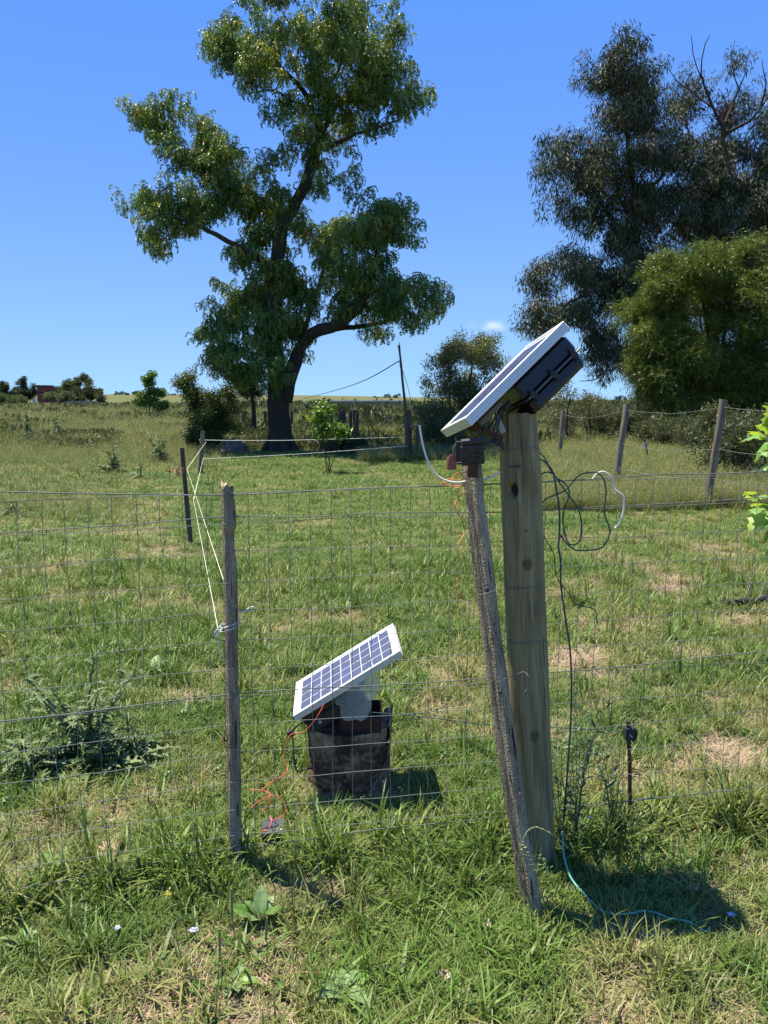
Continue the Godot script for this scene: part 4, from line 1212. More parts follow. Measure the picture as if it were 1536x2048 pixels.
func near_things() -> void:
	mesh_fence()
	# ---- thick round post
	var foot := Vector3(0.537, 0, -2.52)
	var top := Vector3(0.437, 1.556, -2.52)
	var t := thing("round_post", "thick round pale timber post with knots, under the raised panel", "post", foot)
	var f := FastNoiseLite.new()
	f.frequency = 1.0
	f.fractal_octaves = 3
	f.seed = 77
	var outline := func(a: float, s: float) -> float:
		var r := lerpf(0.0715, 0.066, s) - 0.008 * smoothstep(0.86, 1.0, s)
		r += 0.0028 * f.get_noise_3d(cos(a) * 1.6, s * 7.0, sin(a) * 1.6) + 0.0009 * f.get_noise_3d(cos(a) * 14.0, s * 9.0, sin(a) * 14.0)
		for c in [[1.66, 0.80, 1.0, 0.010, 0.030], [1.12, 0.90, 1.0, 0.007, 0.03], [2.5, 0.82, 1.0, 0.007, 0.03], [1.36, 0.42, 0.70, 0.0035, 0.022], [1.62, 0.1, 0.36, 0.004, 0.022], [0.9, 0.0, 0.3, 0.005, 0.03], [2.2, 0.3, 0.62, 0.003, 0.02]]:
			if s > c[1] and s < c[2]:
				var away: float = absf(a - c[0] - 0.03 * sin(s * 40.0)) / c[4]
				if away < 1.6: r -= c[3] * exp(-away * away) * minf(1.0, minf((s - c[1]) * 14.0, 1.0 if c[2] >= 1.0 else (c[2] - s) * 14.0))
		var h := sqrt(pow((a - 2.16) * 0.068, 2.0) + pow((s - 0.848) * 1.3, 2.0))
		if h < 0.03: r -= 0.04 * (1.0 - smoothstep(0.012, 0.019, h))
		for kn in [[1.58, 0.697], [1.53, 0.33]]:
			var k := sqrt(pow((a - kn[0]) * 0.07, 2.0) + pow((s - kn[1]) * 1.5, 2.0))
			r += 0.004 * exp(-k * k / 0.0006)
		return r
	part("trunk", hull(Vector3(0, -0.05, 0), top - foot, 0.0, 190, 110, outline, 0.006), M.pine_post, t)
	var hole_shade := Build.new()
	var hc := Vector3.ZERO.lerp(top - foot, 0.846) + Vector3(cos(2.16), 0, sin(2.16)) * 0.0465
	hole_shade.tube(PackedVector3Array([hc, hc + Vector3(cos(2.16), 0, sin(2.16)) * 0.004]), PackedFloat32Array([0.017, 0.017]), 16)
	part("knot_hole_shade", hole_shade.done(), M.dark_gap, t)  # near-black disc, its colour stands in for shade inside the knot recess
	for e in [[1030, 933, 26.0], [1052, 1062, 6.0]]:
		var b := Build.new()
		var c := spot(e[0], e[1], 2.452) - foot
		b.tube(PackedVector3Array([c - Vector3(0.02 * e[2] / 26.0, 0, -0.0), c + Vector3(0.02 * e[2] / 26.0, 0.001, 0)]), PackedFloat32Array([0.0022, 0.0022]), 6)
		part("staple", b.done(), M.steel, t)
	for e in [[0.985, 0.0695], [0.80, 0.0705], [1.44, 0.066]]:
		var ring: Array = []
		var c: Vector3 = Vector3.ZERO.lerp(top - foot, e[0] / 1.556)
		for q in 19:
			var a := PI * 1.05 * q / 18.0 - 0.08
			ring.append(c + Vector3(cos(a) * (e[1] + 0.003), 0.012 * sin(a * 1.5) + 0.02 * (a / PI - 0.5), sin(a) * (e[1] + 0.003)))
		part("tie_wire", cord(ring, 0.0011, 0.02, 5), M.strand, t)
	# ---- leaning rough grey post
	foot = Vector3(0.470, 0, -2.235)
	top = Vector3(0.272, 1.425, -2.42)
	t = thing("leaning_post", "rough grey weathered post leaning against the thick round post", "post", foot)
	var rough := squared(0.0195, 0.046, 4.0, 9, 0.005, 1.45, 0.06)
	part("trunk", hull(Vector3(0.01, -0.06, 0.008), top - foot, 0.36, 170, 84, func(a, s): return rough.call(a, s) - (0.012 * smoothstep(0.975, 1.0, s)) - 0.010 * exp(-pow((s - 0.905) / 0.03, 2.0)) * maxf(0.0, cos(a - 0.4)), 0.010, Vector3(-0.012, 0, 0)), M.grey_post, t)
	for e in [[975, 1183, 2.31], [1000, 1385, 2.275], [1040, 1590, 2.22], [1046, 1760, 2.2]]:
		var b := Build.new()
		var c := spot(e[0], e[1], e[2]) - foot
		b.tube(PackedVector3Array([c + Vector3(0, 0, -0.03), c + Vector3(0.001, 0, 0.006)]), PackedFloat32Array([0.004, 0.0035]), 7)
		part("nail_hole_shade" if e[1] != 1590 else "nail", b.done(), M.dark_gap if e[1] != 1590 else M.steel, t)  # near-black pegs painted as the shade of nail holes, plus one steel nail
	part("tie_wire", cord([spot(957, 1190, 2.30) - foot, spot(975, 1186, 2.285) - foot, spot(996, 1178, 2.31) - foot], 0.0012, 0.02, 5), M.wire, t)
	part("tie_wire", cord([spot(1008, 1358, 2.26) - foot, spot(1030, 1350, 2.25) - foot, spot(1049, 1344, 2.26) - foot, spot(1060, 1358, 2.24) - foot, spot(1065, 1370, 2.23) - foot, spot(1054, 1378, 2.23) - foot, spot(1050, 1384, 2.23) - foot], 0.0013, 0.01, 5), M.wire, t)
	# ---- square post on the left
	foot = Vector3(-0.526, 0, -2.495)
	top = spot(456, 972, 2.495)
	t = thing("square_post", "weathered square grey post with broken top, left of the lower panel", "post", foot)
	var sq := squared(0.0205, 0.032, 7.0, 23, 0.0026, 1.35)
	var chip := func(a: float, s: float) -> float:
		var r: float = sq.call(a, s)
		for c in [[0.85, 0.86, 0.03, 0.010], [1.2, 0.885, 0.012, 0.014], [0.5, 0.55, 0.05, 0.006], [1.3, 0.62, 0.03, 0.006], [1.0, 0.115, 0.008, 0.010], [0.4, 0.99, 0.03, 0.010], [2.7, 0.4, 0.2, 0.004]]:
			r -= c[3] * exp(-pow((s - c[1]) / c[2], 2.0)) * maxf(0.0, cos((a - c[0]) * 1.2))
		return r
	part("trunk", hull(Vector3(0, -0.08, 0), top - foot, 0.33, 170, 80, chip, 0.014, Vector3(0.004, 0, 0)), M.grey_post, t)
	for e in [[1247, 0.0], [1258, 0.006]]:
		var c := spot(461, e[0], 2.495) - foot
		var ring: Array = []
		for q in 15:
			var a := TAU * q / 14.0
			ring.append(c + Vector3(cos(a) * 0.035, 0.012 * cos(a) + e[1], sin(a) * 0.035))
		part("twine_wrap", cord(ring, 0.0017, 0.02, 5), M.white_cord, t)
	for e in [[1475, 0.0], [1480, 0.004], [1486, 0.008]]:
		var c := spot(465, e[0], 2.495) - foot
		var ring: Array = []
		for q in 15:
			var a := TAU * q / 14.0
			ring.append(c + Vector3(cos(a) * 0.034, 0.0, sin(a) * 0.034))
		part("rusty_wrap", cord(ring, 0.0014, 0.02, 5), M.rust, t)
	var clip := Build.new()
	var cc := spot(452, 1476, 2.455) - foot
	for q in 9:
		var a := TAU * q / 9.0
		clip.tube(PackedVector3Array([cc + Vector3(cos(a) * 0.005, sin(a) * 0.009, 0), cc + Vector3(cos(a + 0.9) * 0.008, sin(a + 0.9) * 0.012, 0.006)]), PackedFloat32Array([0.0022, 0.0015]), 5)
	part("rusty_knot", clip.done(), M.rust, t)
	part("bent_wire", cord([spot(448, 1283, 2.45) - foot, spot(436, 1278, 2.44) - foot, spot(423, 1274, 2.43) - foot], 0.0016, 0.02, 5), M.steel, t)
	part("bent_wire", cord([spot(449, 1478, 2.45) - foot, spot(440, 1468, 2.44) - foot, spot(434, 1460, 2.43) - foot], 0.0015, 0.02, 5), M.rust, t)
	part("staple_wire", cord([spot(449, 1280, 2.452) - foot, spot(450, 1380, 2.452) - foot, spot(451, 1470, 2.452) - foot], 0.0013, 0.1, 5), M.strand, t)
	raised_panel()
	low_panel()
	# ---- iron rod with a black insulator
	foot = Vector3(0.950, 0, -2.757)
	t = thing("metal_rod", "short rusty rod with a black insulator stuck in the grass", "rod", foot)
	var head := spot(1257, 1456, 2.757) - foot
	part("rod", cord([Vector3(0, -0.1, 0), head * 0.5, head], 0.0075, 0.05, 8), M.rust, t)
	var ins := Build.new()
	ins.box(Vector3(-0.016, -0.045, -0.014), Vector3(0.02, 0.005, 0.014), 0.004)
	ins.box(Vector3(-0.009, 0.005, -0.009), Vector3(0.004, 0.03, 0.009), 0.003)
	ins.tube(PackedVector3Array([Vector3(0.02, 0.0, 0), Vector3(0.03, -0.015, 0), Vector3(0.029, -0.038, 0), Vector3(0.019, -0.055, 0)]), PackedFloat32Array([0.006, 0.006, 0.006, 0.004]), 7)
	part("insulator", ins.done(), M.black_matt, t, head)
	part("clip", cord([head + Vector3(0.0, -0.02, 0.016), head + Vector3(0.01, -0.03, 0.017)], 0.003, 0.01, 5), M.zinc, t)

func raised_panel() -> void:
	var mid := Vector3(0.379, 1.669, -2.578)
	var along := Vector3(0.7066, 0.6741, -0.2154).normalized()
	var up := Vector3(-0.6914, 0.7224, -0.0073).normalized()
	var t := solar_panel("silver-framed solar panel raised on two posts, tilted steeply to the left", mid, along, up, 0.445, 0.33, 0.032)
	var bas := t.basis
	# the black case hung under it
	var c := thing("equipment_case", "black plastic case with latches fixed under the raised panel", "case", mid)
	c.basis = bas
	var b := Build.new()
	b.box(Vector3(-0.035, -0.098, -0.115), Vector3(0.205, -0.034, 0.148), 0.010)
	part("lid", b.done(), M.black, c)
	b = Build.new()
	b.box(Vector3(-0.030, -0.152, -0.11), Vector3(0.20, -0.1005, 0.143), 0.018)
	part("base", b.done(), M.black, c)
	b = Build.new()
	b.box(Vector3(-0.039, -0.1035, -0.119), Vector3(0.209, -0.0955, 0.152), 0.002)
	part("rim", b.done(), M.black_matt, c)
	b = Build.new()
	b.tube(PackedVector3Array([Vector3(-0.03, -0.0995, 0.158), Vector3(0.208, -0.0995, 0.158)]), PackedFloat32Array([0.0032, 0.0032]), 8)
	part("hinge_pin", b.done(), plain(Color(0.10, 0.10, 0.11), 0.25), c)
	for x in [-0.008, 0.085, 0.178]:
		b = Build.new()
		b.box(Vector3(x - 0.010, -0.112, 0.15), Vector3(x + 0.010, -0.088, 0.163), 0.003)
		b.box(Vector3(x - 0.004, -0.124, 0.152), Vector3(x + 0.004, -0.078, 0.159), 0.002)
		part("latch", b.done(), M.black_matt, c)
	# wooden wedge and rusty plate that carry the low end
	var s := thing("panel_bracket", "rusty sheet bracket between the raised panel and the leaning post", "bracket", mid)
	s.basis = bas
	b = Build.new()
	b.box(Vector3(-0.20, -0.040, 0.02), Vector3(-0.08, -0.034, 0.15), 0.001)
	b.box(Vector3(-0.20, -0.062, 0.02), Vector3(-0.196, -0.04, 0.15), 0.001)
	part("plate", b.done(), M.rust, s)
	b = Build.new()
	b.box(Vector3(-0.19, -0.058, 0.05), Vector3(-0.09, -0.041, 0.13), 0.003)
	part("wedge", b.done(), M.grey_stake, s)
	b = Build.new()
	var q := bas.inverse() * (spot(965, 860, 2.43) - mid)
	var r := bas.inverse() * (spot(1004, 878, 2.46) - mid)
	b.tube(PackedVector3Array([q, r]), PackedFloat32Array([0.009, 0.008]), 8)
	part("strut", b.done(), M.rust, s)
	# clamp on the head of the leaning post
	var h := Vector3(0.268, 1.415, -2.405)
	var k := thing("steel_clamp", "dark steel clamp with bolts on the head of the leaning post", "clamp", h)
	b = Build.new()
	b.box(Vector3(-0.034, -0.012, 0.030), Vector3(0.040, 0.048, 0.037), 0.003, Transform3D(Basis.from_euler(Vector3(0.06, 0.12, 0.09)), Vector3.ZERO))
	b.tube(PackedVector3Array([Vector3(-0.03, 0.054, 0.03), Vector3(0.046, 0.062, 0.03)]), PackedFloat32Array([0.011, 0.011]), 10)
	part("plate", b.done(), M.steel, k)
	b = Build.new()
	b.box(Vector3(-0.04, -0.012, -0.055), Vector3(0.042, 0.055, -0.047), 0.002)
	part("plate", b.done(), M.steel, k)
	b = Build.new()
	b.box(Vector3(-0.010, -0.052, 0.040), Vector3(0.022, -0.010, 0.046), 0.002)
	part("tongue", b.done(), M.rust, k)
	for e in [[-0.022, 0.035], [0.030, 0.035], [-0.02, 0.002], [0.028, 0.004]]:
		b = Build.new()
		b.tube(PackedVector3Array([Vector3(e[0] * 0.9, e[1] * 0.9, 0.032), Vector3(e[0] * 0.9, e[1] * 0.9, 0.046)]), PackedFloat32Array([0.0075, 0.0068]), 6)
		part("bolt", b.done(), M.rust if e[0] < 0.0 else M.steel, k)
	b = Build.new()
	b.box(Vector3(-0.004, 0.012, 0.040), Vector3(0.034, 0.020, 0.0445), 0.001)
	part("strap", b.done(), M.rust, k)
	var ins := thing("red_insulator", "brick-red insulator on the left of the steel clamp", "insulator", h + Vector3(-0.058, -0.012, 0.02))
	b = Build.new()
	b.tube(PackedVector3Array([Vector3(0.002, 0.028, 0), Vector3(0.0, 0.02, 0), Vector3(-0.001, 0.0, 0), Vector3(0.0, -0.016, 0), Vector3(0.0, -0.018, 0)]), PackedFloat32Array([0.006, 0.014, 0.015, 0.016, 0.010]), 10)
	part("body", b.done(), M.brick_red, ins)
	part("wire_hook", cord([Vector3(0.004, 0.028, 0), Vector3(0.004, 0.05, 0.003), Vector3(0.014, 0.066, 0.004), Vector3(0.008, 0.082, 0.002)], 0.0015, 0.01, 5), M.wire, ins)
	part("bolt", cord([Vector3(0.015, 0.002, 0), Vector3(0.03, 0.002, 0)], 0.004, 0.02, 6), M.steel, ins)
	# zinc strap nailed at the top of the round post
	var strap := thing("zinc_strap", "small pale metal strap hanging at the top of the round post", "strap", spot(1000, 848, 2.455))
	strap.rotation = Vector3(0.0, -0.35, 0.42)
	b = Build.new()
	b.box(Vector3(-0.0085, -0.030, -0.0015), Vector3(0.0085, 0.028, 0.0015), 0.0006)
	part("strip", b.done(), M.zinc, strap)
	# short black leads with connectors between panel and case
	var leads := thing("panel_leads", "black leads with plugs hanging under the raised panel", "cable", spot(1010, 830, 2.46))
	var o := leads.position
	part("lead", cord([spot(985, 812, 2.48) - o, spot(993, 838, 2.45) - o, spot(988, 868, 2.44) - o, spot(1000, 885, 2.45) - o, spot(1008, 900, 2.455) - o], 0.003, 0.015, 6), M.black, leads)
	part("lead", cord([spot(1018, 800, 2.47) - o, spot(998, 825, 2.45) - o, spot(985, 845, 2.44) - o, spot(972, 866, 2.44) - o], 0.003, 0.015, 6), M.black, leads)
	part("lead", cord([spot(1024, 812, 2.47) - o, spot(1005, 826, 2.45) - o, spot(996, 850, 2.445) - o, spot(994, 880, 2.445) - o], 0.003, 0.015, 6), M.black, leads)
	for e in [[1014, 812, 0.7], [1003, 820, 0.9], [990, 880, 0.2], [997, 887, -0.4]]:
		b = Build.new()
		var tf := Transform3D(Basis.from_euler(Vector3(0, 0.3, e[2])), spot(e[0], e[1], 2.452) - o)
		b.box(Vector3(-0.016, -0.007, -0.007), Vector3(0.016, 0.007, 0.007), 0.002, tf)
		part("plug", b.done(), M.black_matt, leads)

func low_panel() -> void:
	var mid := Vector3(-0.162, 0.497, -3.076)
	var along := Vector3(0.849, 0.5265, -0.0445).normalized()
	var up := Vector3(-0.5232, 0.8495, 0.0679).normalized()
	var t := solar_panel("small blue solar panel with white grid lines on the log stump", mid, along, up, 0.50, 0.34, 0.026)
	var bas := t.basis
	# the log it rests on
	var at := Vector3(-0.150, 0, -3.085)
	var lg := thing("log_stump", "upright section of log with peeling bark under the small panel", "log", at)
	var f := FastNoiseLite.new()
	f.frequency = 1.0
	f.seed = 12
	f.fractal_octaves = 3
	M.log_bark = mottled(33, 0.012, [[0.0, Color(0.03, 0.02, 0.015)], [0.40, Color(0.06, 0.04, 0.028)], [0.47, Color(0.20, 0.125, 0.075)], [0.62, Color(0.24, 0.155, 0.09)], [0.68, Color(0.30, 0.25, 0.19)], [1.0, Color(0.36, 0.31, 0.25)]], 0.8, 1.1, false)
	part("bark", hull(Vector3(0, -0.06, 0), Vector3(0.0, 0.262, 0), 0.0, 40, 80, func(a, s): return 0.168 + 0.010 * (1.0 - s) + 0.012 * f.get_noise_3d(cos(a) * 1.2, s * 0.8, sin(a) * 1.2) + 0.004 * f.get_noise_3d(cos(a) * 8.0, s * 2.0, sin(a) * 8.0) - (0.006 if f.get_noise_3d(cos(a) * 2.0 + 9.0, s * 1.6, sin(a) * 2.0) > 0.08 else 0.0), 0.006), M.log_bark, lg)
	for e in [[0.1, 0.075, 0.5], [-0.35, 0.03, 0.4], [2.95, 0.02, 0.3]]:
		var fl := Build.new()
		var n := 7
		for q in n:
			var a0: float = e[0] + e[2] * (float(q) / n - 0.5)
			var a1: float = e[0] + e[2] * (float(q + 1) / n - 0.5)
			var y0: float = 0.262 + e[1] * (1.0 - absf(float(q) / n - 0.4) * 1.7)
			var y1: float = 0.262 + e[1] * (1.0 - absf(float(q + 1) / n - 0.4) * 1.7)
			for r in [0.166, 0.178]:
				fl.quad(Vector3(cos(a0) * r, 0.15, sin(a0) * r), Vector3(cos(a1) * r, 0.15, sin(a1) * r), Vector3(cos(a1) * r * 1.06, y1, sin(a1) * r * 1.06), Vector3(cos(a0) * r * 1.06, y0, sin(a0) * r * 1.06))
			fl.quad(Vector3(cos(a0) * 0.176, y0, sin(a0) * 0.176), Vector3(cos(a1) * 0.176, y1, sin(a1) * 0.176), Vector3(cos(a1) * 0.1887, y1, sin(a1) * 0.1887), Vector3(cos(a0) * 0.1887, y0, sin(a0) * 0.1887))
		part("bark_flap", fl.done(), M.log_bark, lg)
	# black charger box and dark red tray between log and panel
	var c := thing("charger_box", "black charger box under the low end of the small panel", "box", mid)
	c.basis = bas
	var b := Build.new()
	b.box(Vector3(-0.236, -0.122, -0.13), Vector3(0.02, -0.066, 0.135), 0.006)
	part("base", b.done(), M.black_matt, c)
	b = Build.new()
	b.box(Vector3(-0.240, -0.0635, -0.134), Vector3(0.024, -0.028, 0.139), 0.006)
	part("lid", b.done(), M.black, c)
	b = Build.new()
	b.tube(PackedVector3Array([Vector3(-0.18, -0.09, 0.13), Vector3(-0.18, -0.09, 0.145)]), PackedFloat32Array([0.008, 0.007]), 8)
	part("terminal", b.done(), M.zinc, c)
	var tray := thing("red_tray", "dark red plastic tray on the log under the small panel", "tray", at + Vector3(0.055, 0.263, 0.03))
	b = Build.new()
	b.box(Vector3(-0.085, 0.0, -0.10), Vector3(0.085, 0.012, 0.10), 0.004)
	part("floor", b.done(), plain(Color(0.04, 0.01, 0.01), 0.7), tray)
	for e in [[Vector3(-0.085, 0.0125, -0.10), Vector3(-0.078, 0.062, 0.10)], [Vector3(0.078, 0.0125, -0.10), Vector3(0.085, 0.062, 0.10)], [Vector3(-0.0775, 0.0125, 0.093), Vector3(0.0775, 0.062, 0.10)], [Vector3(-0.0775, 0.0125, -0.10), Vector3(0.0775, 0.062, -0.093)]]:
		b = Build.new()
		b.box(e[0], e[1], 0.002)
		part("side", b.done(), plain(Color(0.045, 0.011, 0.011), 0.7), tray)
	# crumpled plastic bag
	var bag := thing("plastic_bag", "crumpled translucent white plastic bag hanging under the small panel", "bag", Vector3(-0.112, 0.40, -2.945))
	b = Build.new()
	var n1 := FastNoiseLite.new()
	n1.frequency = 9.0
	n1.seed = 4
	n1.fractal_octaves = 4
	var rows := 26
	var cols := 36
	for y in rows + 1:
		var v := float(y) / rows
		for x in cols + 1:
			var a := TAU * (x % cols) / cols
			var wide := 0.078 * (0.55 + 0.55 * sin(PI * (0.15 + 0.8 * v))) * (0.18 if y == 0 else 1.0)
			var p := Vector3(cos(a) * wide * (1.0 if v > 0.4 else 0.75) - 0.012 + 0.03 * v, lerpf(-0.07, 0.115 + 0.03 * cos(a), v), sin(a) * wide * 0.55)
			p *= 1.0 + 0.30 * n1.get_noise_3d(p.x * 2.6, p.y * 1.6, p.z * 2.6)
			b.v.append(p)
			b.c.append(Color.WHITE)
	for y in rows:
		for x in cols:
			var k := y * (cols + 1) + x
			b.i.append_array(PackedInt32Array([k, k + cols + 1, k + 1, k + 1, k + cols + 1, k + cols + 2]))
	var film := plain(Color(0.60, 0.62, 0.60), 0.3)
	film.backlight_enabled = true
	film.backlight = Color(0.9, 0.9, 0.88)
	film.cull_mode = BaseMaterial3D.CULL_DISABLED
	film.transparency = BaseMaterial3D.TRANSPARENCY_ALPHA
	film.albedo_color.a = 0.42
	part("film", b.done(), film, bag)
	# clamp and leads at the low corner
	var cl := thing("lead_clips", "black clip with leads at the low corner of the small panel", "clip", spot(582, 1466, 2.9))
	b = Build.new()
	b.box(Vector3(-0.014, -0.012, -0.01), Vector3(0.012, 0.012, 0.01), 0.003, Transform3D(Basis.from_euler(Vector3(0, 0, 0.5)), Vector3.ZERO))
	part("clip", b.done(), M.black_matt, cl)
	var o := cl.position
	part("lead", cord([spot(618, 1434, 2.9) - o, spot(606, 1444, 2.89) - o, spot(590, 1456, 2.89) - o, spot(586, 1470, 2.89) - o, spot(587, 1500, 2.89) - o, spot(590, 1530, 2.89) - o, spot(596, 1544, 2.88) - o, spot(612, 1538, 2.87) - o, spot(624, 1537, 2.89) - o], 0.0032, 0.015, 6), M.black, cl)
	# battery in the grass
	var bt := thing("battery", "small black battery lying in the grass right of the square post", "battery", footing(547, 1676) + Vector3(0, -0.004, 0))
	bt.rotation.y = 0.12
	b = Build.new()
	b.box(Vector3(-0.041, 0, -0.05), Vector3(0.041, 0.052, 0.045), 0.003)
	part("casing", b.done(), M.black_matt, bt)
	b = Build.new()
	b.box(Vector3(-0.042, 0.0525, -0.051), Vector3(0.042, 0.062, 0.046), 0.003)
	part("cover", b.done(), plain(Color(0.05, 0.052, 0.058), 0.5), bt)
	for x in [-0.03, 0.03]:
		b = Build.new()
		b.box(Vector3(x - 0.006, 0.0622, 0.028), Vector3(x + 0.006, 0.068, 0.038), 0.001)
		part("terminal", b.done(), M.zinc if x > 0 else M.red_wire, bt)

func strung(called: String, label: String, category: String, mat: Material, r: float, pts: Array, ahead: float, step := 0.02, sides := 6) -> void:
	var p: Array = pts.map(func(q): return spot(q[0], q[1], ahead + (q[2] if q.size() > 2 else 0.0)))
	var t := thing(called, label, category, p[0])
	part("strand", cord(p.map(func(q): return q - p[0]), r, step, sides), mat, t)

func cords_and_twine() -> void:
	# ---- white stub of cable left of the leaning post, and its continuation to the round post
	strung("white_cable", "stiff white cable curling up left of the leaning post", "cable", M.white_cord, 0.0034, [[839, 851], [843, 876], [850, 906], [862, 936], [878, 954], [898, 963], [918, 965], [936, 962, 0.04], [962, 960, 0.06], [980, 955, 0.06], [1000, 944, 0.07]], 2.40)
	strung("white_cable", "white cable end looped over the top wire at right", "cable", M.white_cord, 0.0032, [[1185, 958], [1192, 949], [1204, 943], [1216, 948], [1223, 958], [1225, 974], [1235, 983], [1246, 992], [1248, 1008], [1246, 1026], [1239, 1046], [1230, 1056]], 2.66)
	# ---- bundle of blue and green cable loops on the mesh
	strung("blue_cable", "thick dark blue cable hanging down beside the round post", "cable", M.blue_cable, 0.0034, [[1070, 912, -0.06], [1086, 921], [1098, 932], [1107, 947], [1111, 968], [1114, 988], [1118, 1009], [1119, 1043], [1119, 1072], [1117, 1093], [1121, 1120], [1122, 1170], [1130, 1230], [1140, 1300], [1143, 1370], [1141, 1450], [1134, 1550], [1127, 1640], [1124, 1692, -0.02]], 2.57)
	strung("green_cable", "green cable in a narrow drooping loop on the mesh", "cable", M.green_cable, 0.0026, [[1077, 956], [1086, 946], [1097, 944], [1106, 947], [1117, 962], [1132, 983], [1152, 1010], [1160, 1029], [1164, 1055], [1160, 1080], [1149, 1090], [1139, 1089], [1131, 1072], [1126, 1043], [1127, 1022], [1137, 995], [1138, 980], [1129, 966], [1113, 956], [1100, 938], [1088, 914], [1072, 900, -0.06]], 2.60)
	strung("green_cable", "green cable in the widest drooping loop on the mesh", "cable", M.green_cable, 0.0028, [[1081, 1015], [1089, 1000], [1112, 989], [1132, 980], [1152, 956], [1166, 947], [1182, 945], [1192, 944], [1203, 952], [1210, 967], [1212, 989], [1209, 1012], [1210, 1032], [1218, 1052], [1220, 1066], [1212, 1085], [1198, 1098], [1160, 1101], [1146, 1098], [1132, 1085], [1121, 1070]], 2.61)
	strung("green_cable", "thin green cable wandering down right of the round post", "cable", M.green_cable, 0.0018, [[1082, 1062], [1095, 1085], [1108, 1108], [1110, 1130], [1112, 1150], [1120, 1165], [1136, 1185], [1150, 1208], [1175, 1214], [1192, 1222], [1194, 1245]], 2.6)
	var s := [[1124, 1690, 2.55], [1127, 1740, 2.44], [1137, 1775, 2.37], [1150, 1797, 2.32], [1166, 1815, 2.285], [1184, 1835, 2.25], [1204, 1852, 2.215], [1230, 1858, 2.20], [1256, 1857, 2.20], [1284, 1852, 2.21], [1310, 1855, 2.205], [1335, 1866, 2.18], [1362, 1870, 2.165], [1385, 1878, 2.15], [1408, 1894, 2.12], [1417, 1885, 2.14]]
	var p0 := spot(s[0][0], s[0][1], s[0][2])
	var t := thing("teal_cord", "teal cord lying across the grass at the foot of the posts", "cord", p0)
	part("strand", cord(s.map(func(q): return spot(q[0], q[1], q[2] - 0.02) - p0 + Vector3(0, 0.05, 0)), 0.0036, 0.02, 6, 0.0008), M.teal_cord, t)
	# ---- orange baling twine hung left of the leaning post
	t = thing("orange_twine", "frayed orange baling twine tangled left of the leaning post", "twine", spot(910, 965, 2.44))
	var o := t.position
	for e in [[[924, 952], [916, 946], [908, 950], [904, 958], [894, 964], [882, 968]], [[926, 970], [918, 976], [916, 990], [918, 1004], [914, 1022], [926, 1045], [930, 1062], [920, 1085], [916, 1110], [917, 1140], [917, 1170], [922, 1190]], [[884, 966], [896, 958], [914, 960], [926, 958]], [[886, 968], [904, 972], [922, 972], [928, 966]], [[918, 976], [908, 974], [904, 966]], [[924, 952], [918, 940], [916, 936]], [[917, 1168], [912, 1178], [916, 1196], [926, 1202]], [[922, 985], [914, 1000], [908, 1012]]]:
		part("strand", cord(e.map(func(q): return spot(q[0], q[1], 2.44 + rr(-0.02, 0.02)) - o), 0.0017, 0.012, 5, 0.0012), M.orange_twine, t)
	# ---- pale twine from the square post to the stakes behind
	var a := spot(451, 1172, 2.50)
	t = thing("pale_twine", "upper pale twine stretched from the square post to the stakes behind", "twine", a)
	part("strand", cord([Vector3.ZERO, spot(374, 938, 8.4) - a], 0.0015, 0.8, 5), M.straw_twine, t)
	part("strand", cord([spot(374, 938, 8.4) - a, spot(412, 884, 16.6) - a], 0.004, 0.8, 5), M.straw_twine, t)
	a = spot(438, 1268, 2.47)
	t = thing("pale_twine", "lower pale twine stretched from the square post to the far stake", "twine", a)
	part("strand", cord([Vector3.ZERO, spot(387, 1000, 5.4) - a], 0.0014, 0.8, 5), M.straw_twine, t)
	part("strand", cord([spot(387, 1000, 5.4) - a, spot(407, 915, 16.5) - a], 0.003, 0.8, 5), M.straw_twine, t)
	t = thing("pale_twine", "loose knot of pale twine on the left side of the square post", "twine", spot(434, 1262, 2.46))
	o = t.position
	for e in [[[446, 1245], [436, 1256], [428, 1268], [432, 1272], [440, 1264], [448, 1254]], [[437, 1262], [437, 1290], [442, 1320]], [[446, 1248], [432, 1268], [436, 1270]]]:
		part("strand", cord(e.map(func(q): return spot(q[0], q[1], 2.455) - o), 0.0016, 0.02, 5), M.white_cord, t)
	strung("pale_twine", "small hairpin loop of pale twine right of the square post", "twine", M.white_cord, 0.0016, [[476, 1222], [492, 1219], [506, 1213], [511, 1216], [504, 1221], [490, 1222], [478, 1226]], 2.5)
	# ---- red wires down to the battery
	t = thing("red_wire", "thin red wire curling from the small panel down to the battery", "wire", spot(566, 1510, 2.85))
	o = t.position
	for e in [[[648, 1408, 2.88], [636, 1431, 2.86], [622, 1450, 2.87], [606, 1464, 2.88], [586, 1467, 2.88], [576, 1477, 2.87], [568, 1503, 2.86], [567, 1517, 2.85], [575, 1537, 2.83], [571, 1547, 2.80], [550, 1560, 2.76], [531, 1573, 2.72], [524, 1582, 2.69]],
			[[500, 1579, 2.7], [524, 1581, 2.69], [539, 1586, 2.67], [541, 1594, 2.66], [537, 1606, 2.65], [525, 1626, 2.64]],
			[[498, 1620, 2.62], [516, 1604, 2.64], [537, 1593, 2.65], [556, 1592, 2.66], [568, 1602, 2.66], [571, 1615, 2.65], [566, 1630, 2.64], [550, 1639, 2.63], [540, 1640, 2.62]]]:
		part("strand", cord(e.map(func(q): return spot(q[0], q[1], q[2]) - o), 0.0019, 0.012, 6), M.red_wire, t)
	part("strand", cord([[540, 1632, 2.62], [543, 1642, 2.60], [541, 1650, 2.585], [538, 1658, 2.58]].map(func(q): return spot(q[0], q[1], q[2]) - o), 0.0022, 0.01, 6), M.pink_wire, t)
	strung("green_cable", "thin green line running right from the log stump", "cable", M.green_cable, 0.0017, [[745, 1425], [790, 1428], [850, 1434], [900, 1440], [980, 1450], [1110, 1455], [1256, 1463]], 2.85, 0.05)

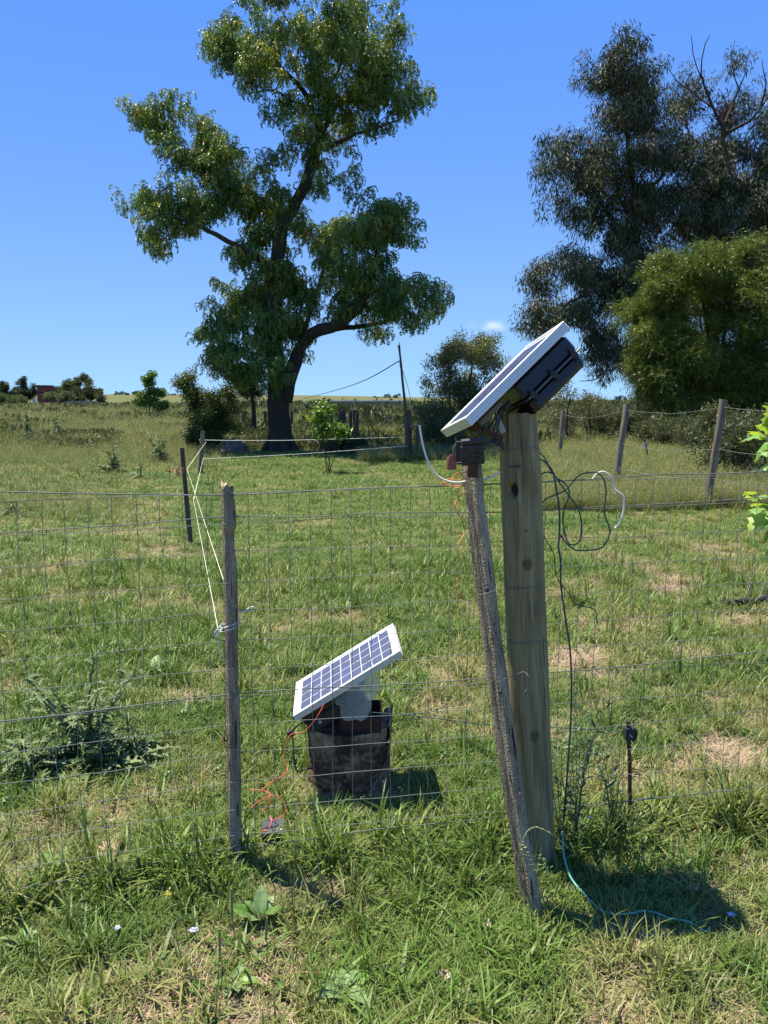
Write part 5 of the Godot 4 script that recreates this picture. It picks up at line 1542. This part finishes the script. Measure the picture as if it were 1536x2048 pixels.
func flower(called: String, label: String, at: Vector3, h: float, petals: int, r: float, mat: Material, eye_mat: Material, lift := 0.3) -> void:
	var t := thing(called, label, "flower", at)
	part("stem", cord([Vector3(0.01, -0.01, 0), Vector3(0.004, h * 0.5, 0), Vector3(0, h, 0)], 0.0013, 0.02, 5), M.stalk, t)
	var shape := drawn_leaf(OVAL, 1.0, 0.34 if petals < 9 else 0.14, 0.3, 0.1)
	for k in petals:
		var a := TAU * k / petals + rr(-0.1, 0.1)
		var o := part("petal", shape, mat, t)
		o.transform = Transform3D(lay(Vector3(cos(a), lift + rr(-0.15, 0.15), sin(a)), 0.0, r * rr(0.85, 1.1)), Vector3(0, h, 0))
	var b := Build.new()
	b.tube(PackedVector3Array([Vector3(0, h - 0.002, 0), Vector3(0, h + 0.002, 0), Vector3(0, h + 0.003, 0)]), PackedFloat32Array([r * 0.2, r * 0.22, r * 0.08]), 8)
	part("eye", b.done(), eye_mat, t)

func rosette(label: String, at: Vector3, n: int, length: float, width: float, up0: float, up1: float, group: String) -> void:
	var t := thing("broadleaf_weed", label, "weed", at, group)
	var shapes: Array = []
	for k in 3: shapes.append(drawn_leaf(OVAL, 1.0, width * rr(0.85, 1.2), rr(0.3, 1.1), rr(0.1, 0.5)))
	for k in n:
		var o := part("leaf", shapes[k % 3], M.broad_leaf if k % 4 else M.vine_leaf, t)
		var a := TAU * k / n + rr(-0.3, 0.3)
		var e := rr(up0, up1)
		o.transform = Transform3D(lay(Vector3(cos(a) * cos(e), sin(e), sin(a) * cos(e)), rr(-0.4, 0.4), length * rr(0.7, 1.15)), Vector3(cos(a) * 0.006, 0.012, sin(a) * 0.006))

func plantain(label: String, foot: Vector3, top: Vector3) -> void:
	var t := thing("plantain_spike", label, "seed spike", foot, "plantain spikes in the foreground")
	var d := top - foot
	part("stem", cord([Vector3(0, -0.01, 0), d * 0.45 + Vector3(0.006, 0, 0), d * 0.62], 0.0014, 0.03, 5), M.stalk, t)
	var b := Build.new()
	var p := smooth([d * 0.6, d * 0.8, d], 0.008)
	var r := PackedFloat32Array()
	for k in p.size(): r.append(0.0034 * (0.4 + 0.6 * sin(PI * clampf(0.12 + 0.84 * k / p.size(), 0, 1))) * (1.0 + 0.22 * (k % 2)))
	b.tube(p, r, 8)
	part("spike", b.done(), plain(Color(0.17, 0.2, 0.08), 0.85), t)

func weeds() -> void:
	# ---- thistle clump in the left foreground
	var g := "near thistles left of the square post"
	thistle("tall bushy thistle in the left foreground", footing(172, 1508), 0.46, 8, 28, 40, g, 0.28, 0.15)
	thistle("low spreading thistle at the far left of the near thistles", footing(62, 1545), 0.2, 6, 12, 38, g, 0.3, 0.15)
	thistle("low thistle on the right side of the near thistles", footing(262, 1520), 0.22, 6, 12, 36, g, 0.3, 0.14)
	thistle("low pale thistle in front of the tall near one", footing(195, 1535), 0.16, 4, 10, 30, g, 0.3, 0.14)
	# ---- thistles and weeds farther back
	g = "single thistles in the left meadow"
	thistle("dark upright thistle farthest left in the meadow", footing(57, 893), 1.12, 2, 44, 8, g, 0.03, 0.42)
	thistle("second dark upright thistle from the left in the meadow", footing(114, 888), 0.95, 3, 34, 8, g, 0.08, 0.38)
	thistle("dark thistle in the meadow left of the twined stake", footing(230, 950), 0.66, 4, 24, 14, g, 0.14, 0.28)
	thistle("small thistle below the farthest left meadow thistles", footing(157, 958), 0.28, 1, 8, 6, g, 0.1, 0.16)
	thistle("broad thistle just left of the twined stake", footing(318, 926), 0.66, 6, 24, 12, g, 0.2, 0.3)
	thistle("thin brown-green thistle near the twined stake", footing(281, 958), 0.5, 2, 9, 4, g, 0.15, 0.2)
	thistle("dark low thistle patch at the left edge of the lawn", footing(30, 1030), 0.22, 3, 9, 12, g, 0.3, 0.24)
	thistle("low thistle in the meadow right of the upright pair", footing(185, 910), 0.4, 2, 10, 6, g, 0.15, 0.26)
	# ---- leafy vine at the right edge
	var at := Vector3(1.86, 0, -3.15)
	var t := thing("leafy_vine", "bright green lobed-leaf shoots entering at the right edge", "shrub", at)
	var shapes: Array = []
	for k in 4: shapes.append(drawn_leaf(LOBED, 1.0, rr(0.42, 0.56), rr(0.3, 0.9), rr(-0.25, 0.2)))
	for e in [[[1560, 1100], [1545, 1020], [1510, 995], [1482, 985]], [[1570, 1100], [1555, 940], [1535, 880], [1515, 862]], [[1570, 1100], [1565, 860], [1545, 815], [1530, 806]], [[1560, 1100], [1540, 1040], [1515, 1015], [1495, 1008]], [[1570, 1100], [1562, 960], [1550, 905], [1530, 895]]]:
		var pts: Array = [Vector3(rr(-0.03, 0.03), -0.02, rr(-0.03, 0.03))]
		for q in e: pts.append(spot(q[0], q[1], 3.15 + rr(-0.08, 0.08)) - at)
		var p := smooth(pts, 0.03)
		var b := Build.new()
		b.tube(p, tapered(p.size(), 0.005, 0.0015), 6)
		part("shoot", b.done(), M.stalk, t)
		for k in 17:
			var x := int(lerpf(p.size() * 0.55, p.size() - 1, pow(k / 16.0, 0.8)))
			var o := part("leaf", shapes[k % 4], M.vine_leaf_young if rng.randf() < 0.3 else M.vine_leaf, t)
			var d := dir_random(-0.9, 0.4)
			o.transform = Transform3D(lay(d, rr(-0.7, 0.7), rr(0.05, 0.095)), p[x] + d * 0.015)
	# ---- narrow-leaved weed beside the round post
	for e in [[1150, 1690, 7, 0.56, "tall dark narrow-leaved weed right of the round post"], [1225, 1668, 5, 0.42, "dark narrow-leaved weed left of the rusty rod"], [1120, 1700, 4, 0.62, "narrow-leaved weed climbing against the round post"]]:
		at = footing(e[0], e[1])
		t = thing("narrow_leaved_weed", e[4], "weed", at, "narrow-leaved weeds by the posts")
		shapes = []
		for k in 3: shapes.append(drawn_leaf(LANCE, 1.0, rr(0.07, 0.1), rr(0.2, 0.7), 0.4))
		for s in e[2]:
			var w := rr(0, TAU)
			var top := Vector3(cos(w) * rr(0.03, 0.16), e[3] * rr(0.55, 1.05), sin(w) * rr(0.02, 0.1))
			var p := smooth([Vector3(0, -0.01, 0), top * Vector3(0.3, 0.55, 0.3), top], 0.03, 0.002)
			var b := Build.new()
			b.tube(p, tapered(p.size(), 0.0022, 0.001), 5)
			part("stem", b.done(), M.thistle_stem, t)
			var n := 15
			for k in n:
				var x := int(lerpf(p.size() * 0.25, p.size() - 1, float(k) / (n - 1)))
				var o := part("leaf", shapes[k % 3], M.willow_leaf, t)
				o.transform = Transform3D(lay(dir_random(0.3, 1.1), rr(-1, 1), rr(0.035, 0.07)), p[x])
	# ---- vetch with paired leaflets at the foot of the leaning post
	at = footing(1075, 1770)
	t = thing("vetch", "small vetch with pale paired leaflets before the leaning post", "weed", at)
	var leaflet := drawn_leaf(OVAL, 1.0, 0.2, 0.2, 0.2)
	for e in [[[1078, 1775], [1062, 1730], [1052, 1705], [1042, 1690]], [[1080, 1775], [1085, 1730], [1078, 1712], [1072, 1740]], [[1085, 1780], [1100, 1735], [1088, 1750]]]:
		var p := smooth(e.map(func(q): return spot(q[0], q[1], 2.17) - at), 0.008)
		part("stem", cord(Array(p), 0.0011, 0.02, 5), M.stalk, t)
		for k in range(int(p.size() * 0.4), p.size(), 2):
			for s in [-1.0, 1.0]:
				var o := part("leaflet", leaflet, M.broad_leaf, t)
				o.transform = Transform3D(lay(Vector3(s, rr(0.1, 0.9), rr(-0.3, 0.6)), rr(-0.4, 0.6), rr(0.009, 0.014)), p[k])
	# ---- seeding grass stalk across the leaning post
	at = footing(1030, 1790)
	t = thing("seeding_stalk", "pale nodding grass head crossing the foot of the leaning post", "grass stalk", at)
	var gs := smooth([Vector3(0, 0, 0), spot(1040, 1700, 2.16) - at, spot(1062, 1656, 2.16) - at, spot(1100, 1666, 2.16) - at, spot(1135, 1696, 2.16) - at], 0.01)
	part("stem", cord(Array(gs), 0.0010, 0.02, 5), plain(Color(0.3, 0.34, 0.14), 0.8), t)
	var grain := drawn_leaf(LANCE, 1.0, 0.16, 0.1, 0.2)
	for k in range(int(gs.size() * 0.55), gs.size(), 2):
		var o := part("grain", grain, plain(Color(0.42, 0.42, 0.2), 0.8), t) if k == int(gs.size() * 0.55) else part("grain", grain, (t.get_child(1) as MeshInstance3D).material_override, t)
		o.transform = Transform3D(lay(Vector3(0.8, rr(-0.3, 0.9), rr(-0.5, 0.5)), 0.0, rr(0.006, 0.010)), gs[k])
	# ---- flowers
	flower("yellow_flower", "single yellow flower in the foreground grass left of center", footing(338, 1812), 0.035, 14, 0.013, M.petal_yellow, M.petal_yellow, 0.5)
	flower("lilac_flower", "pale lilac flower at the lower left, nearer the left edge", footing(236, 1882), 0.03, 5, 0.013, M.petal_lilac, M.petal_white)
	flower("lilac_flower", "pale lilac flower right of the other lilac one, before the square post", footing(388, 1884), 0.035, 6, 0.015, M.petal_lilac, M.petal_white)
	flower("lilac_flower", "pale lilac flower at the right end of the panel shadow", footing(1462, 1850), 0.03, 5, 0.015, M.petal_lilac, M.petal_white)
	flower("white_flower", "small pale blue-white flower right of the round post", footing(1180, 1690), 0.10, 5, 0.013, M.petal_white, M.petal_white, 0.9)
	# ---- plantain spikes
	plantain("tallest plantain spike, right below the square post", footing(466, 1935), spot(463, 1778, 1.98))
	plantain("plantain spike lowest at lower left of center", footing(440, 1990), spot(439, 1858, 1.86))
	plantain("bent plantain spike right of the other two", footing(528, 1950), spot(534, 1835, 1.95))
	g = "broad-leaved rosettes in the foreground"
	rosette("broad-leaved rosette at the bottom, below the lower panel", footing(690, 1985), 13, 0.075, 0.30, 0.1, 0.7, g)
	rosette("upright broad-leaved plant left of the bottom middle", footing(520, 1850), 8, 0.09, 0.22, 0.6, 1.2, g)
	rosette("pale broad-leaved rosette right of the lowest plantain spike", footing(470, 1975), 9, 0.07, 0.2, 0.1, 0.6, g)
	rosette("bright broad-leaved weed at the far lower left", footing(45, 1890), 6, 0.06, 0.25, 0.6, 1.1, g)
	rosette("small broad-leaved weed behind the near thistles", footing(312, 1345), 7, 0.10, 0.3, 0.4, 1.0, g)
	rosette("broad-leaved plant in the grass left of the lower panel", footing(110, 1730), 8, 0.06, 0.28, 0.3, 0.8, g)
	# ---- charred branch on the lawn at the right
	at = footing(1490, 1215)
	t = thing("fallen_branch", "dark charred branch lying on the lawn at the right edge", "branch", at)
	part("limb", cord([footing(1440, 1213) - at + Vector3(0, 0.02, 0), Vector3(0, 0.045, 0), footing(1535, 1207) - at + Vector3(0, 0.03, 0), footing(1600, 1200) - at + Vector3(0, 0.03, 0)], 0.028, 0.04, 8, 0.006), M.dark_gap, t)
	part("twig", cord([Vector3(-0.02, 0.05, 0), footing(1500, 1185) - at + Vector3(0, 0.1, 0), footing(1475, 1170) - at + Vector3(0, 0.12, 0)], 0.007, 0.04, 6, 0.003), M.bark_pale, t)
	part("twig", cord([Vector3(0.1, 0.045, 0), footing(1530, 1190) - at + Vector3(0, 0.1, 0), footing(1545, 1200) - at + Vector3(0, 0.06, 0)], 0.006, 0.04, 6, 0.003), M.bark_pale, t)
	# ---- fallen dry leaves
	g = "fallen dry leaves"
	for e in [[222, 1712, 0.085, "large curled dry brown leaf lying left of the square post"], [968, 1862, 0.03, "small pink-brown dry leaf in the grass before the leaning post"], [886, 1968, 0.035, "small pale dry leaf near the bottom right of center"], [80, 1160, 0.05, "small pale scrap lying in the lawn at far left"], [1300, 1160, 0.05, "pale dry leaf on the lawn right of the cable loops"], [1395, 1790, 0.045, "brown dry leaf at the edge of the panel shadow"]]:
		t = thing("dry_leaf", e[3], "leaf", footing(e[0], e[1]), g)
		var lf := drawn_leaf(LOBED, 1.0, 0.5, 1.6, 0.7)
		var o := part("blade", lf, M.dead_leaf if e[2] > 0.06 else M.dead_leaf_pale, t)
		o.transform = Transform3D(lay(Vector3(rr(-1, 1), 0.45, rr(-1, 1)), rr(-0.5, 0.5), e[2]), Vector3(0, 0.018, 0))
		if e[2] > 0.06:
			o = part("blade", drawn_leaf(LOBED, 1.0, 0.4, 2.0, 0.8), M.dead_leaf_pale, t)
			o.transform = Transform3D(lay(Vector3(0.8, 0.2, 0.5), 0.4, e[2]), Vector3(-0.01, 0.025, 0))

func grass() -> void:
	var kinds := [
		["lawn_grass", "short green mown grass covering the paddock", "grass", tuft(34, 0.05, 0.025, 0.075, 0.0022, 0.0042, 0.2, 1.25, 1.2, 3, 0.38, 0.09), M.grass],
		["long_grass", "longer green grass blades scattered through the lawn", "grass", tuft(20, 0.035, 0.07, 0.16, 0.003, 0.0058, 0.05, 0.9, 1.5, 4, 0.3, 0.06), M.grass],
		["broad_grass", "broad-bladed crabgrass tufts in the lawn", "grass", tuft(11, 0.02, 0.06, 0.13, 0.006, 0.0095, 0.3, 1.3, 1.0, 4, 0.2, 0.0), M.grass],
		["dry_straw", "dry straw thatch and clippings lying in the lawn", "straw", tuft(30, 0.07, 0.03, 0.10, 0.0014, 0.003, 1.1, 1.65, 0.3, 2, 0.3, 0.0), M.dry],
		["meadow_grass", "tall rough grass of the meadow", "grass", tuft(42, 0.13, 0.16, 0.46, 0.004, 0.008, 0.05, 0.7, 1.2, 4, 0.3, 0.18), M.grass],
		["seeding_grass", "tall pale seeding grass in the meadow", "grass", seeding_grass(16, 0.16, 0.35, 0.75, 0.0024), M.grass],
		["ground_clover", "small round-leaved weeds in the lawn", "weeds", spray_leafy(0.035, 0.022, 0.018, 30, -0.2, 0.7), M.grass],
		["meadow_weeds", "bushy grey-green weeds filling the far meadow", "weeds", spray_leafy(0.42, 0.15, 0.04, 90, 0.0, 1.5), M.grass],
		["wispy_stems", "thin upright grass stems along the mesh fence", "grass", seeding_grass(5, 0.05, 0.22, 0.46, 0.0009), M.grass]]
	var tf: Array = []
	var cols: Array = []
	for k in kinds:
		tf.append([])
		cols.append([])
	var fresh := Color(0.125, 0.198, 0.036)
	var lush := Color(0.078, 0.16, 0.024)
	var yellow := Color(0.245, 0.26, 0.085)
	var grey := Color(0.155, 0.17, 0.08)
	var straw := Color(0.36, 0.28, 0.165)
	var heaps: Array = []                    # raked straw: x, z, radius
	for e in [[1490, 1520, 0.28], [1440, 1490, 0.16], [1250, 1535, 0.13], [1265, 1125, 0.4], [1420, 1098, 0.6], [1490, 1135, 0.45], [1180, 1165, 0.35], [1330, 1180, 0.3], [1450, 1250, 0.3], [1150, 1320, 0.25], [1400, 1310, 0.25], [1195, 1250, 0.2], [660, 1790, 0.12], [560, 1780, 0.1]]:
		var h := footing(e[0], e[1])
		heaps.append(Vector3(h.x, h.z, e[2]))
	var bare: Array = [Vector3(-0.15, -3.085, 0.165), Vector3(0.537, -2.52, 0.06), Vector3(-0.526, -2.495, 0.02)]
	var bh := footing(547, 1676)
	bare.append(Vector3(bh.x, bh.z, 0.055))
	bare.append(Vector3(bh.x + 0.005, bh.z + 0.09, 0.05))
	# [from, to, tufts per square metre, scale]
	for band in [[1.05, 2.2, 1150.0, 1.0], [2.2, 4.2, 950.0, 1.0], [4.2, 7.5, 520.0, 1.25], [7.5, 13.0, 360.0, 1.3], [13.0, 24.0, 140.0, 1.65], [24.0, 45.0, 34.0, 2.3], [45.0, 90.0, 5.0, 3.6], [90.0, 230.0, 0.75, 5.0]]:
		var z0: float = band[0]
		var z1: float = band[1]
		var half: float = z1 * 0.56 + 0.75
		var n := int(band[2] * (z1 - z0) * half * 2.0)
		for q in n:
			var z := rr(z0, z1)
			var x := rr(-half, half)
			if absf(x) > z * 0.56 + 0.75: continue
			var u := 768.0 + FOCAL * x / (z * cp + EYE * sp)
			var dry := patches.get_noise_2d(x * 2.2, z * 2.2) + 0.5 * patches.get_noise_2d(x * 9.0 + 30.0, z * 9.0)
			var tone := patches.get_noise_2d(x * 1.1 + 70.0, z * 1.1)
			if u > 1080.0 and z < 6.5: dry += 0.22
			if u > 400.0 and u < 1100.0 and z > 6.0: dry -= 0.15
			if z < 2.1: dry += 0.05
			var clump := patches.get_noise_2d(x * 0.3 + 15.0, z * 0.3) + 0.6 * patches.get_noise_2d(x * 1.3, z * 1.3 + 8.0)
			for e in (heaps if z < 9.5 else []):
				var far: float = Vector2(x - e.x, -z - e.y).length() / e.z
				if far < 1.0: dry += 0.75 * (1.0 - far * far)
			var under := false
			for e in (bare if z < 4.0 else []):
				if Vector2(x - e.x, -z - e.y).length() < e.z: under = true
			if under: continue
			var rough := 0.0
			if u > 1085.0 and z > 11.2 + 0.8 * tone: rough = 1.0
			elif u < 440.0 and z > 17.0 + 5.0 * tone: rough = clampf((z - 15.0) / 14.0, 0.25, 1.0)
			elif u < 250.0 and z > 10.0: rough = 0.2
			elif z > 25.0: rough = 0.9
			elif u > 720.0 and z > 19.5: rough = 0.7
			var strip := absf(-z - wire_path(clampf(x, -3.0, 3.3)))       # the mower does not reach under the mesh
			var edge := 1.0 if strip < 0.13 + 0.08 * tone and z < 3.4 else 0.0
			var kind := 0
			var roll := rng.randf()
			if rough > 0.0 and roll < rough * (0.9 if z > 24.0 else 0.55):
				roll = rng.randf()
				if z > 24.0: kind = 7 if roll < 0.5 else 4 if roll < 0.74 else 5
				else: kind = 4 if roll < 0.6 else 5
				if u > 1085.0 and z < 30.0: kind = 5 if roll < 0.6 else 4
			elif edge > 0.0 and roll < 0.2: kind = 1 if roll < 0.13 else 4 if roll < 0.142 else 8 if roll < 0.16 else 2
			elif dry > 0.2 and roll < 0.18 + dry * 0.7: kind = 3
			elif roll > 0.94: kind = 1
			elif roll > 0.91: kind = 2
			elif roll > 0.865 and z < 5.0: kind = 6
			elif roll > 0.835: kind = 3
			var c := fresh.lerp(lush, clampf(tone * 1.6, 0, 1)).lerp(yellow, clampf(0.20 + dry * 1.1 + rr(-0.3, 0.3), 0, 1))
			if kind == 3: c = straw.lerp(Color(0.5, 0.36, 0.26), clampf(dry, 0, 1)) * rr(0.7, 1.1)
			if kind == 2: c = lush.lerp(fresh, rng.randf()) * 1.15
			if kind == 6: c = lush.lerp(Color(0.13, 0.2, 0.07), rng.randf())
			if kind == 4 or kind == 5: c = c.lerp(grey if kind == 4 else Color(0.25, 0.235, 0.115), 0.55)
			if kind == 7: c = grey.lerp(Color(0.06, 0.08, 0.035), clampf(rng.randf() * 0.8 + clump, 0.0, 1.0))
			var s: float = band[3] * rr(0.7, 1.3)
			if kind == 4: s = clampf(band[3] * 0.55, 0.42, 2.2) * rr(0.6, 1.15) * clampf(1.0 + clump * 0.9, 0.55, 1.8) * (0.7 if edge > 0.0 else 1.0) * lerpf(0.6, 1.0, rough)
			if kind == 5: s = clampf(band[3] * 0.5, 0.6, 2.0) * rr(0.7, 1.15) * lerpf(0.5, 1.0, rough)
			if kind == 7: s = clampf(band[3] * 0.36, 0.5, 2.2) * rr(0.5, 1.2) * clampf(1.1 + clump * 2.0, 0.4, 2.8) * (1.35 if u > 420.0 else 1.0)
			if kind == 8: s = rr(0.5, 1.0)
			if kind == 1 and edge > 0.0: s *= 1.35
			var bas := Basis.from_euler(Vector3(rr(-0.12, 0.12), rr(0, TAU), rr(-0.12, 0.12))).scaled(Vector3(s, s * (rr(0.75, 1.2) if z < 7.5 else 0.72), s))
			(tf[kind] as Array).append(Transform3D(bas, Vector3(x, land(x, -z) - 0.004, -z)))
			(cols[kind] as Array).append(c * rr(0.82, 1.2))
	for e in [[770, 1395, 1.9], [800, 1385, 2.1], [840, 1372, 2.2], [815, 1400, 1.7], [625, 1640, 1.6], [660, 1650, 1.5], [690, 1655, 1.3], [60, 1790, 1.4], [900, 1995, 1.2], [1050, 1940, 1.2]]:
		var p := footing(e[0], e[1])
		(tf[2] as Array).append(Transform3D(Basis.from_euler(Vector3(0, rr(0, TAU), 0)).scaled(Vector3(e[2] * 0.7, e[2], e[2] * 0.7)), p))
		(cols[2] as Array).append(lush * rr(1.0, 1.5))
	# stray stalks in the nearest grass
	for e in [[610, 1960, 0.62], [640, 1990, 0.5], [660, 1975, 0.55], [625, 2020, 0.45], [690, 1760, 0.6], [780, 1740, 0.6], [830, 1735, 0.55], [920, 1745, 0.6], [980, 1760, 0.55], [1000, 1770, 0.6]]:
		var p := footing(e[0], e[1])
		(tf[8] as Array).append(Transform3D(Basis.from_euler(Vector3(0, rr(0, TAU), 0)).scaled(Vector3.ONE * e[2]), p))
		(cols[8] as Array).append(fresh * 0.9)
	for k in kinds.size():
		var o := many(kinds[k][0], kinds[k][3], kinds[k][4], tf[k], PackedColorArray(cols[k]))
		tag(o, kinds[k][1], kinds[k][2])
